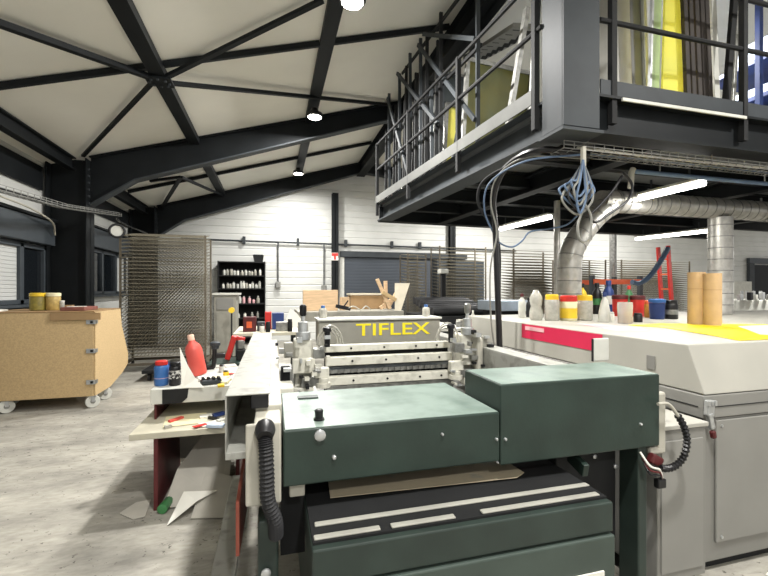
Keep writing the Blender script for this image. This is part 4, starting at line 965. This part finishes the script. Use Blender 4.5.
t = thing('red_hand_tool', 'bright red slanted hand tool on the dark green bench', 'tool', (p.x, 4.95, .801))
MB().bar((p.x-.04, 4.95, .815), (p.x+.04, 4.95, 1.08), .1, .06).build('tool_arm', RED, t, .012); MB().rbox((p.x+.12, 4.95, .861), (.12, .1, .12)).build('tool_body', BLACKM, t, .012)
MB().rbox((p.x+.11, 4.95, .98), (.07, .08, .1)).build('tool_head', ALUD, t, .01); MB().bar((p.x+.04, 4.95, 1.06), (p.x+.15, 4.95, 1.03), .05).build('tool_handle', RED, t, .01)
# bench, plywood, sticks
a, b = atY(298, 316, 7.6), atY(404, 316, 7.6)
t = thing('grey_bench', 'long grey bench carrying plywood and boards behind the press', 'bench', ((a.x+b.x)/2, 8.1, 0))
B(a.x, b.x, 7.6, 8.9, 1.02, 1.2).build('bench_top', BEIGEM, t, .01)
for x in (a.x+.1, b.x-.1):
    for y in (7.7, 8.8): MB().bar((x, y, 0), (x, y, 1.02), .07).build('leg', STEELM, t)
zb = 1.201
a, b = atY(303, 300, 7.9), atY(338, 300, 7.9)
tag(MB().rbox(((a.x+b.x)/2, 7.95, zb+.2), (b.x-a.x, .09, .398)).build('plywood_sheet', PLY, bevel=.005), 'honey plywood box panel upright on the grey bench', 'plywood')
a, b = atY(340, 300, 8.0), atY(350, 300, 8.0)
tag(MB().rbox(((a.x+b.x)/2, 8.05, zb+.13), (b.x-a.x, .06, .258), .5).build('plywood_offcut', PLY, bevel=.004), 'short plywood offcut beside the honey panel', 'offcut')
a, b = atY(351, 300, 8.4), atY(384, 300, 8.4)
o = tag(B(a.x, b.x, 8.4, 8.8, zb, zb+.29).build('wooden_crate', CARDB, bevel=.006), 'brown crate with pale rim on the grey bench', 'crate')
B(a.x-.02, b.x+.02, 8.38, 8.82, zb+.291, zb+.33).build('crate_rim', PLY2, o)
for k, (xa, ya, xb, yb, Y) in enumerate(((390, 314, 377, 279, 7.75), (386, 314, 385.5, 281, 7.85), (396, 300, 382, 292, 7.7), (380, 312, 396, 296, 7.95), (388, 312, 399, 288, 8.1))):
    p, q = atY(xa, ya, Y), atY(xb, yb, Y)
    if p.z < zb+.04: p.z = zb+.03
    tag(MB().bar(p, q, .07, .04, (0,1,0)).build('wooden_batten', PLY if k != 2 else CHIP, bevel=.004), ('pine batten leaning left out of the batten bundle', 'upright pine batten in the batten bundle', 'short pine batten lying across the batten bundle', 'pine batten slanting right at the front of the bundle', 'thin pine batten slanting right behind the others')[k], 'batten', 'pine battens on the grey bench')
Q = [atY(x, y, 7.65) for x, y in ((395, 312), (401, 312), (412, 283), (397, 283))]
mb = MB(); n = [Vector((v.x, 7.65+.25*(v.z-1.2), max(v.z, zb))) for v in Q]
mb.add(n+[v+Vector((0,.02,0)) for v in n], [(0,1,2,3),(7,6,5,4),(0,4,5,1),(1,5,6,2),(2,6,7,3),(3,7,4,0)])
tag(mb.build('pale_board', PLY2), 'pale board leaning beside the pine battens', 'board')
p = atY(340, 308, 7.68)
t = thing('black_hand_tool', 'black hand tool with cable lying on the grey bench', 'tool', (p.x, 7.7, zb))
MB().bar((p.x-.08, 7.68, zb+.1), (p.x+.2, 7.68, zb+.04), .08, .07).build('tool_body', BLACK, t, .01)
MB().bar((p.x+.05, 7.7, zb+.05), (p.x+.16, 7.7, zb+.2), .025).build('tool_handle', BLACK, t, .005)
MB().tube(curve_pts([(p.x+.1, 7.66, zb+.03), (p.x+.25, 7.64, zb+.09), (p.x+.4, 7.66, zb+.02), (p.x+.5, 7.68, zb+.09), (p.x+.6, 7.7, zb+.02)], 6), .012, 6).build('tool_cable', CREAM, t, smooth=True)
# little bottles on the press beam
for px, mm, mc, lb in ((323, CLEARP, BLUE, 'clear bottle with blue cap at the left end of the press beam'), (426, CLEARP, BLUE, 'clear bottle with blue cap at the right end of the press beam')):
    p = atY(px, 320, 3.5); p.z = 1.3625
    bottle(0, 0, .07, .105, BOT, mm, 'clear_bottle', lb, cap=(.5,.8,1), m_cap=mc, p=p, group='clear bottles on the press')
# black roller conveyor behind
a, b = atY(430, 322, 7.0), atY(492, 322, 7.0)
t = thing('roller_bed', 'black ribbed roller bed of a machine behind the press', 'machine', ((a.x+b.x)/2, 7.4, 0))
B(a.x, b.x, 6.9, 8.4, .9, 1.12).build('bed_frame', BLACKM, t, .01)
for k in range(7): MB().tube([(a.x+.05, 7.02+.17*k, 1.2+.03*k), (b.x-.05, 7.02+.17*k, 1.2+.03*k)], .075, 14).build('roller', RUBBER if k % 3 else BLACKM, t, smooth=True)
for x in (a.x+.06, b.x-.06):
    for y in (7.0, 8.3): MB().bar((x, y, 0), (x, y, .9), .08).build('leg', BLACKM, t)
c = atY(443, 300, 8.2).x; MB().bar((c, 8.2, 1.12), (c, 8.2, 1.95), .09, .09).build('bed_post', BLACKM, t); B(c-.09, c+.09, 8.1, 8.3, 1.951, 2.05).build('post_head', WHITEP, t, .01)
a, b = atY(504, 300, 6.0), atY(536, 300, 6.0)
t = thing('white_machine_unit', 'pale machine unit with dark slot behind the slim white bottle', 'machine', ((a.x+b.x)/2, 6.7, 0))
B(a.x, b.x, 6.0, 6.7, .0, 1.05).build('unit_base', DRYG, t, .01); B(a.x, b.x, 6.1, 6.7, 1.055, 1.25).build('unit_slot', BLACKM, t); B(a.x-.1, b.x, 5.95, 6.72, 1.255, 1.42).build('unit_lid', SKYB, t, .01)
# table under the rear of the press right : small clear bottle
a = atZ(472, 326, 1.15)
t = thing('rear_table', 'pale table behind the right end of the press', 'table', (2.0, 4.9, 0))
B(1.3, 2.28, 4.4, 5.4, 1.12, 1.15).build('tabletop', WHITEP, t, .004)
for x in (1.36, 2.22):
    for y in (4.46, 5.34): MB().bar((x, y, 0), (x, y, 1.12), .05).build('leg', STEELM, t)
p = atY(473, 327, 4.75); p.z = 1.151
bottle(0, 0, .085, .19, CONE, CLEARP, 'clear_bottle', 'clear conical bottle alone on the pale table behind the press', cap=(.3,.84,1), m_cap=WHITEP, p=p, group='clear bottles on the press')
p = atY(460, 327, 4.6); p.z = 1.151
bottle(0, 0, .1, .09, JAR, ALUD, 'small_pot', 'metal pot on the pale table behind the press', 'pot', cap=(.9,.8,1), m_cap=CREAM, p=p)
# right background: pallet rack, ladder
t = thing('pallet_rack', 'pallet rack with orange beams behind the ink bottles', 'rack', (10, 9, 0))
a, b = atY(592, 278, 8.2), atY(640, 278, 8.2)
for x in (a.x, b.x):
    for y in (8.2, 9.0): MB().bar((x, y, 0), (x, y, 1.95), .09).build('rack_upright', STEELM, t)
for z in (.9, 1.8):
    for y in (8.15, 9.05): MB().bar((a.x, y, z), (b.x, y, z), .05, .12).build('rack_beam', ORANGE, t)
p, q = atY(675, 320, 7.4), atY(668, 250, 7.4)
t = thing('red_ladder', 'orange-red ladder leaning beside the black canister', 'ladder', (p.x, 7.4, 0))
p.z = 0
for dx in (0, .34): MB().bar(p+Vector((dx*.3, dx, 0)), q+Vector((dx*.3, dx, .1)), .08, .05).build('ladder_rail', RED, t)
for k in range(7):
    c = p+(q-p)*((k+.7)/7.3); MB().bar(c, c+Vector((.1, .34, 0)), .035).build('rung', ORANGE, t)
hose([atY(px, py, 6.0) for px, py in ((668, 248), (660, 262), (650, 276), (640, 283), (632, 282))], .045, BLUEC, 'hanging_hose', 'blue-grey flexible hose curving down beside the red ladder', 'hose')
a = atY(716, 300, 10)
p0, p1 = atY(734, 300, 10.6), atY(752, 300, 10.6)
tag(B(p0.x, p1.x, 10.6, 10.8, 0, 1.9).build('white_display_board', WHITEP, bevel=.01), 'tall white panel standing behind the steel duct', 'board')

# ================================================================ DESK AT LEFT
dk = thing('low_desk', 'low cream desk with dark red leg panel left of the press', 'desk', (-.6, 3.6, 0))
B(-.985, -.215, 3.27, 4.45, .53, .575).build('desktop', DUSTY, dk, .004)
B(-.835, -.805, 3.3, 4.05, 0, .528).build('leg_panel', REDD, dk, .003)
B(-.29, -.26, 3.5, 4.05, 0, .528).build('leg_panel', REDD, dk, .003)
B(-.8, -.295, 4.0, 4.03, .1, .528).build('modesty_panel', CREAM, dk)
B(-.905, -.89, 3.6, 4.4, .577, .7).build('shelf_support', REDD, dk); B(-.3, -.28, 3.6, 4.4, .577, .7).build('shelf_support', REDD, dk)
sf = B(-.925, -.21, 3.57, 4.45, .702, .82).build('raised_shelf', WHITEP, dk, .004)
MB().prism([(-.84, .704), (-.7, .704), (-.66, .74), (-.65, .815), (-.84, .815)], 'y', 3.562, 3.569).build('shelf_opening', BLACKM, sf)
zs = .821
bottle(0, 0, .11, .2, JAR, BLUE, 'ink_bottle', 'blue jar with red lid on the raised desk shelf', cap=(.85,.84,1), m_cap=RED, label=(mat('pale_label', (206, 176, 190), .5), .3, .32), p=atZ(161.5, 385, zs), group='bottles on the desk')
bottle(0, 0, .09, .19, JAR, BLACK, 'ink_bottle', 'black jar with white print on the raised desk shelf', cap=(.9,.84,1), m_cap=BLACK, p=atZ(175, 385, zs), label=(mat('black_white_print', (210, 210, 205), .5, rgb2=(20, 20, 22), scale=45, lo=.45, hi=.55), .3, .65), group='bottles on the desk')
p = atZ(199, 376, zs); t = bottle(0, 0, .145, .37, BOT, REDP, 'ink_bottle', 'tall coral red bottle with pale cap on the raised desk shelf', cap=(.4,.86,1), m_cap=mat('peach_cap', (226, 186, 164), .4), p=p, group='bottles on the desk')
t.rotation_euler = (0, -.2, 0); t.location.z += .014
a = atZ(183, 388, zs)
mb = MB(); n = [Vector(v)+a for v in ((-.005,.0,.001),(.16,-.03,.001),(.09,.02,.06),(.025,.05,.17),(-.03,.03,.32))]
mb.add(n+[v+Vector((0,.004,0)) for v in n], [(0,1,2,3,4),(9,8,7,6,5)]+[(i,(i+1)%5,(i+1)%5+5,i+5) for i in range(5)])
tag(mb.build('paper_cone', PAPER), 'white curled sheet leaning on the coral red bottle', 'paper')
a = atZ(211, 384, zs)
t = thing('clamp_tool', 'dark grey toothed clamp lying on the raised desk shelf', 'tool', a)
MB().rbox(a+Vector((0,0,.022)), (.16, .08, .04), .3).build('tool_body', STEELM, t, .012)
for k in range(4): MB().rbox(a+Vector((-.06+.04*k, .0, .048)), (.02, .06, .02), .3).build('tool_tooth', BLACKM, t)
a = atZ(214, 369, zs)
t = thing('bottle_jack', 'black upright tool with ribbed top on the raised desk shelf', 'tool', a)
MB().tube(curve_pts([a+Vector((-.07,.0,.012)), a+Vector((-.02,0,.014)), a+Vector((0,0,.05)), a+Vector((.005,0,.2))], 5), .022, 10).build('tool_arm', BLACK, t, smooth=True)
MB().lathe(a+Vector((.01,0,.2)), [(.035,0),(.035,.03),(.05,.035),(.05,.06),(.03,.07)], 12).build('tool_head', STEELM, t, smooth=True)
MB().rbox(a+Vector((.06,0,.13)), (.09, .04, .05)).build('tool_grip', BLACK, t, .01)
for k, (px, py, w, h, rz, mm, lb) in enumerate(((226, 366, .2, .16, .2, BOARDG, 'grey folder at the back of the raised desk shelf'), (219, 378, .15, .12, -.4, PAPERC, 'cream paper beside the toothed clamp'), (229, 375, .08, .05, .5, REDP, 'coral label slip beside the grey folder'))):
    p = atZ(px, py, zs); tag(MB().rbox(p+Vector((0,0,.003+.004*k)), (w, h, .005), rz).build('paper_sheet', mm), lb, 'paper', 'papers on the desk')
for k, (px, py, w, h, rz, mm, lb) in enumerate(((205, 380, .12, .06, .7, PAPER, 'white crumpled strip beside the toothed clamp'), (224, 383, .1, .07, -.5, PAPERC, 'cream scrap at the front right of the raised desk shelf'), (221, 388, .05, .03, .2, YELB, 'yellow scrap at the front edge of the raised desk shelf'))):
    p = atZ(px, py, zs); tag(MB().rbox(p+Vector((0,0,.02)), (w, h, .018), rz, .25).build('paper_sheet', mm), lb, 'paper', 'papers on the desk')
zd = .576
for k, (px, py, w, h, rz, mm, lb) in enumerate(((186, 420, .3, .28, .15, PAPERC, 'cream sheet lying on the low desktop'), (211, 424, .16, .1, .5, PAPER, 'crumpled white sheet near the channel on the low desktop'), (200, 427, .1, .04, .6, RED, 'red printed slip on the low desktop'), (219, 416, .1, .05, .6, BLUED, 'dark blue wrapper on the low desktop'), (216, 428, .12, .06, -.3, SKYB, 'pale blue wrapper at the front of the low desktop'))):
    p = atZ(px, py, zd); p.x = min(p.x, -.31)
    tag(MB().rbox(p+Vector((0,0,.004+.004*k)), (w, h, .004 if k < 3 else .02), rz).build('paper_sheet', mm), lb, 'paper', 'papers on the desk')
for k, (px, py, w, h, rz, mm, nm, lb, cat) in enumerate((
    (176, 421, .12, .03, .9, REDP, 'paper_sheet', 'coral torn strip near the back of the low desktop', 'paper'), (206, 418, .09, .07, .2, PAPER, 'paper_sheet', 'small white slip behind the crumpled sheet', 'paper'),
    (221, 422, .06, .05, .9, WHITEP, 'paper_sheet', 'white lump of paper against the channel', 'paper'), (168, 428, .05, .03, .4, BOARDG, 'paper_sheet', 'grey scrap at the front left of the low desktop', 'paper'), (214, 420, .13, .02, -.8, BLACK, 'pen', 'black pen among the wrappers on the low desktop', 'pen'))):
    p = atZ(px, py, zd); p.x = min(p.x, -.3)
    tag(MB().rbox(p+Vector((0,0,.012)), (w, h, .02), rz).build(nm, mm), lb, cat, 'papers on the desk')
for k, (px, py, w, hh, mm, lb) in enumerate(((222, 372, .05, .07, WHITEP, 'short white pot at the back of the raised desk shelf'), (204, 370, .05, .1, BLACK, 'slim black pot behind the coral bottle'), (226, 376, .05, .05, YELB, 'small yellow pot next to the side channel'))):
    bottle(0, 0, w, hh, JAR, mm, 'small_pot', lb, 'pot', cap=(.9,.8,1), m_cap=BLACK, p=atZ(px, py, zs), group='bottles on the desk')
# boards below the desk
def slab(pts, th, name, mm, lb, cat='board', group='loose boards under the desk'):
    P = [Vector(p) for p in pts]; n = (P[1]-P[0]).cross(P[2]-P[0]).normalized()*th
    k = len(P); mb = MB(); mb.add(P+[p+n for p in P], [tuple(range(k)), tuple(range(2*k-1, k-1, -1))]+[(i, i+k, (i+1)%k+k, (i+1)%k) for i in range(k)])
    return tag(mb.build(name, mm), lb, cat, group)
slab([(-.77, 3.3, .012), (-.33, 3.25, .012), (-.33, 3.95, .45), (-.5, 3.95, .45), (-.72, 3.5, .2)], .006, 'leaning_board', BOARDG, 'large grey board leaning under the low desk')
slab([(-.55, 3.1, .01), (-.3, 3.05, .01), (-.3, 3.35, .16), (-.5, 3.45, .2)], .006, 'leaning_board', BOARDG, 'smaller grey board lying over the larger one under the desk')
slab([(-.69, 3.06, .008), (-.52, 3.16, .1), (-.4, 3.24, .12), (-.62, 3.24, .14)], .006, 'loose_sheet', PAPER, 'white folded sheet in front of the grey boards under the desk', 'paper')
Q = [atZ(x, y, .003) for x, y in ((119, 514), (133, 520), (145, 517), (151, 500), (136, 503))]
slab([(v.x, v.y, .004) for v in Q], .004, 'loose_sheet', BOARDG, 'grey sheet on the floor before the dark red leg', 'paper')
p = atZ(167, 510, .0); p.z = .036
t = thing('green_bottle', 'green bottle lying on the floor beside the dark red leg', 'bottle', p)
MB().tube([p+Vector((-.02,-.06,0)), p+Vector((-.02,-.055,0)), p+Vector((.0,.06,0)), p+Vector((.01,.09,0)), p+Vector((.015,.13,0))], [.02,.035,.035,.015,.014], 12).build('bottle_body', GREENB, t, smooth=True)
MB().tube([p+Vector((.015,.131,0)), p+Vector((.018,.15,0))], .016, 10).build('bottle_cap', WHITEP, t)
# papers on floor at right
for k, (px, py, rz) in enumerate(((762, 566, .3), (745, 572, -.2))):
    p = atZ(px, py, .0); p.y = min(p.y, 1.68)
    tag(MB().rbox((p.x, p.y-.04, .004+.004*k), (.12, .08, .003), rz).build('paper_scrap', PAPER if k == 0 else BOARDG), ('white paper scrap on the floor before the dryer', 'grey paper scrap on the floor before the dryer')[k], 'paper', 'scraps on the floor')

# ================================================================ CAMERA, WORLD, VIEW
cam = bpy.data.cameras.new('camera'); co_ = bpy.data.objects.new('camera', cam); col.objects.link(co_)
co_.location = (0, 0, EYE); co_.rotation_euler = (PI/2, 0, -TH)
cam.sensor_width = 36; cam.lens = F*36/768; cam.shift_y = (CY-288)/768; cam.clip_start = .05
sc.camera = co_
w = bpy.data.worlds.new('world'); sc.world = w; w.use_nodes = True
w.node_tree.nodes['Background'].inputs['Color'].default_value = (1, .98, .95, 1)
w.node_tree.nodes['Background'].inputs['Strength'].default_value = .6
vs = sc.view_settings
vs.view_transform = 'Standard'; vs.look = 'None'; vs.exposure = 0.3; vs.gamma = 1.0; vs.use_curve_mapping = False
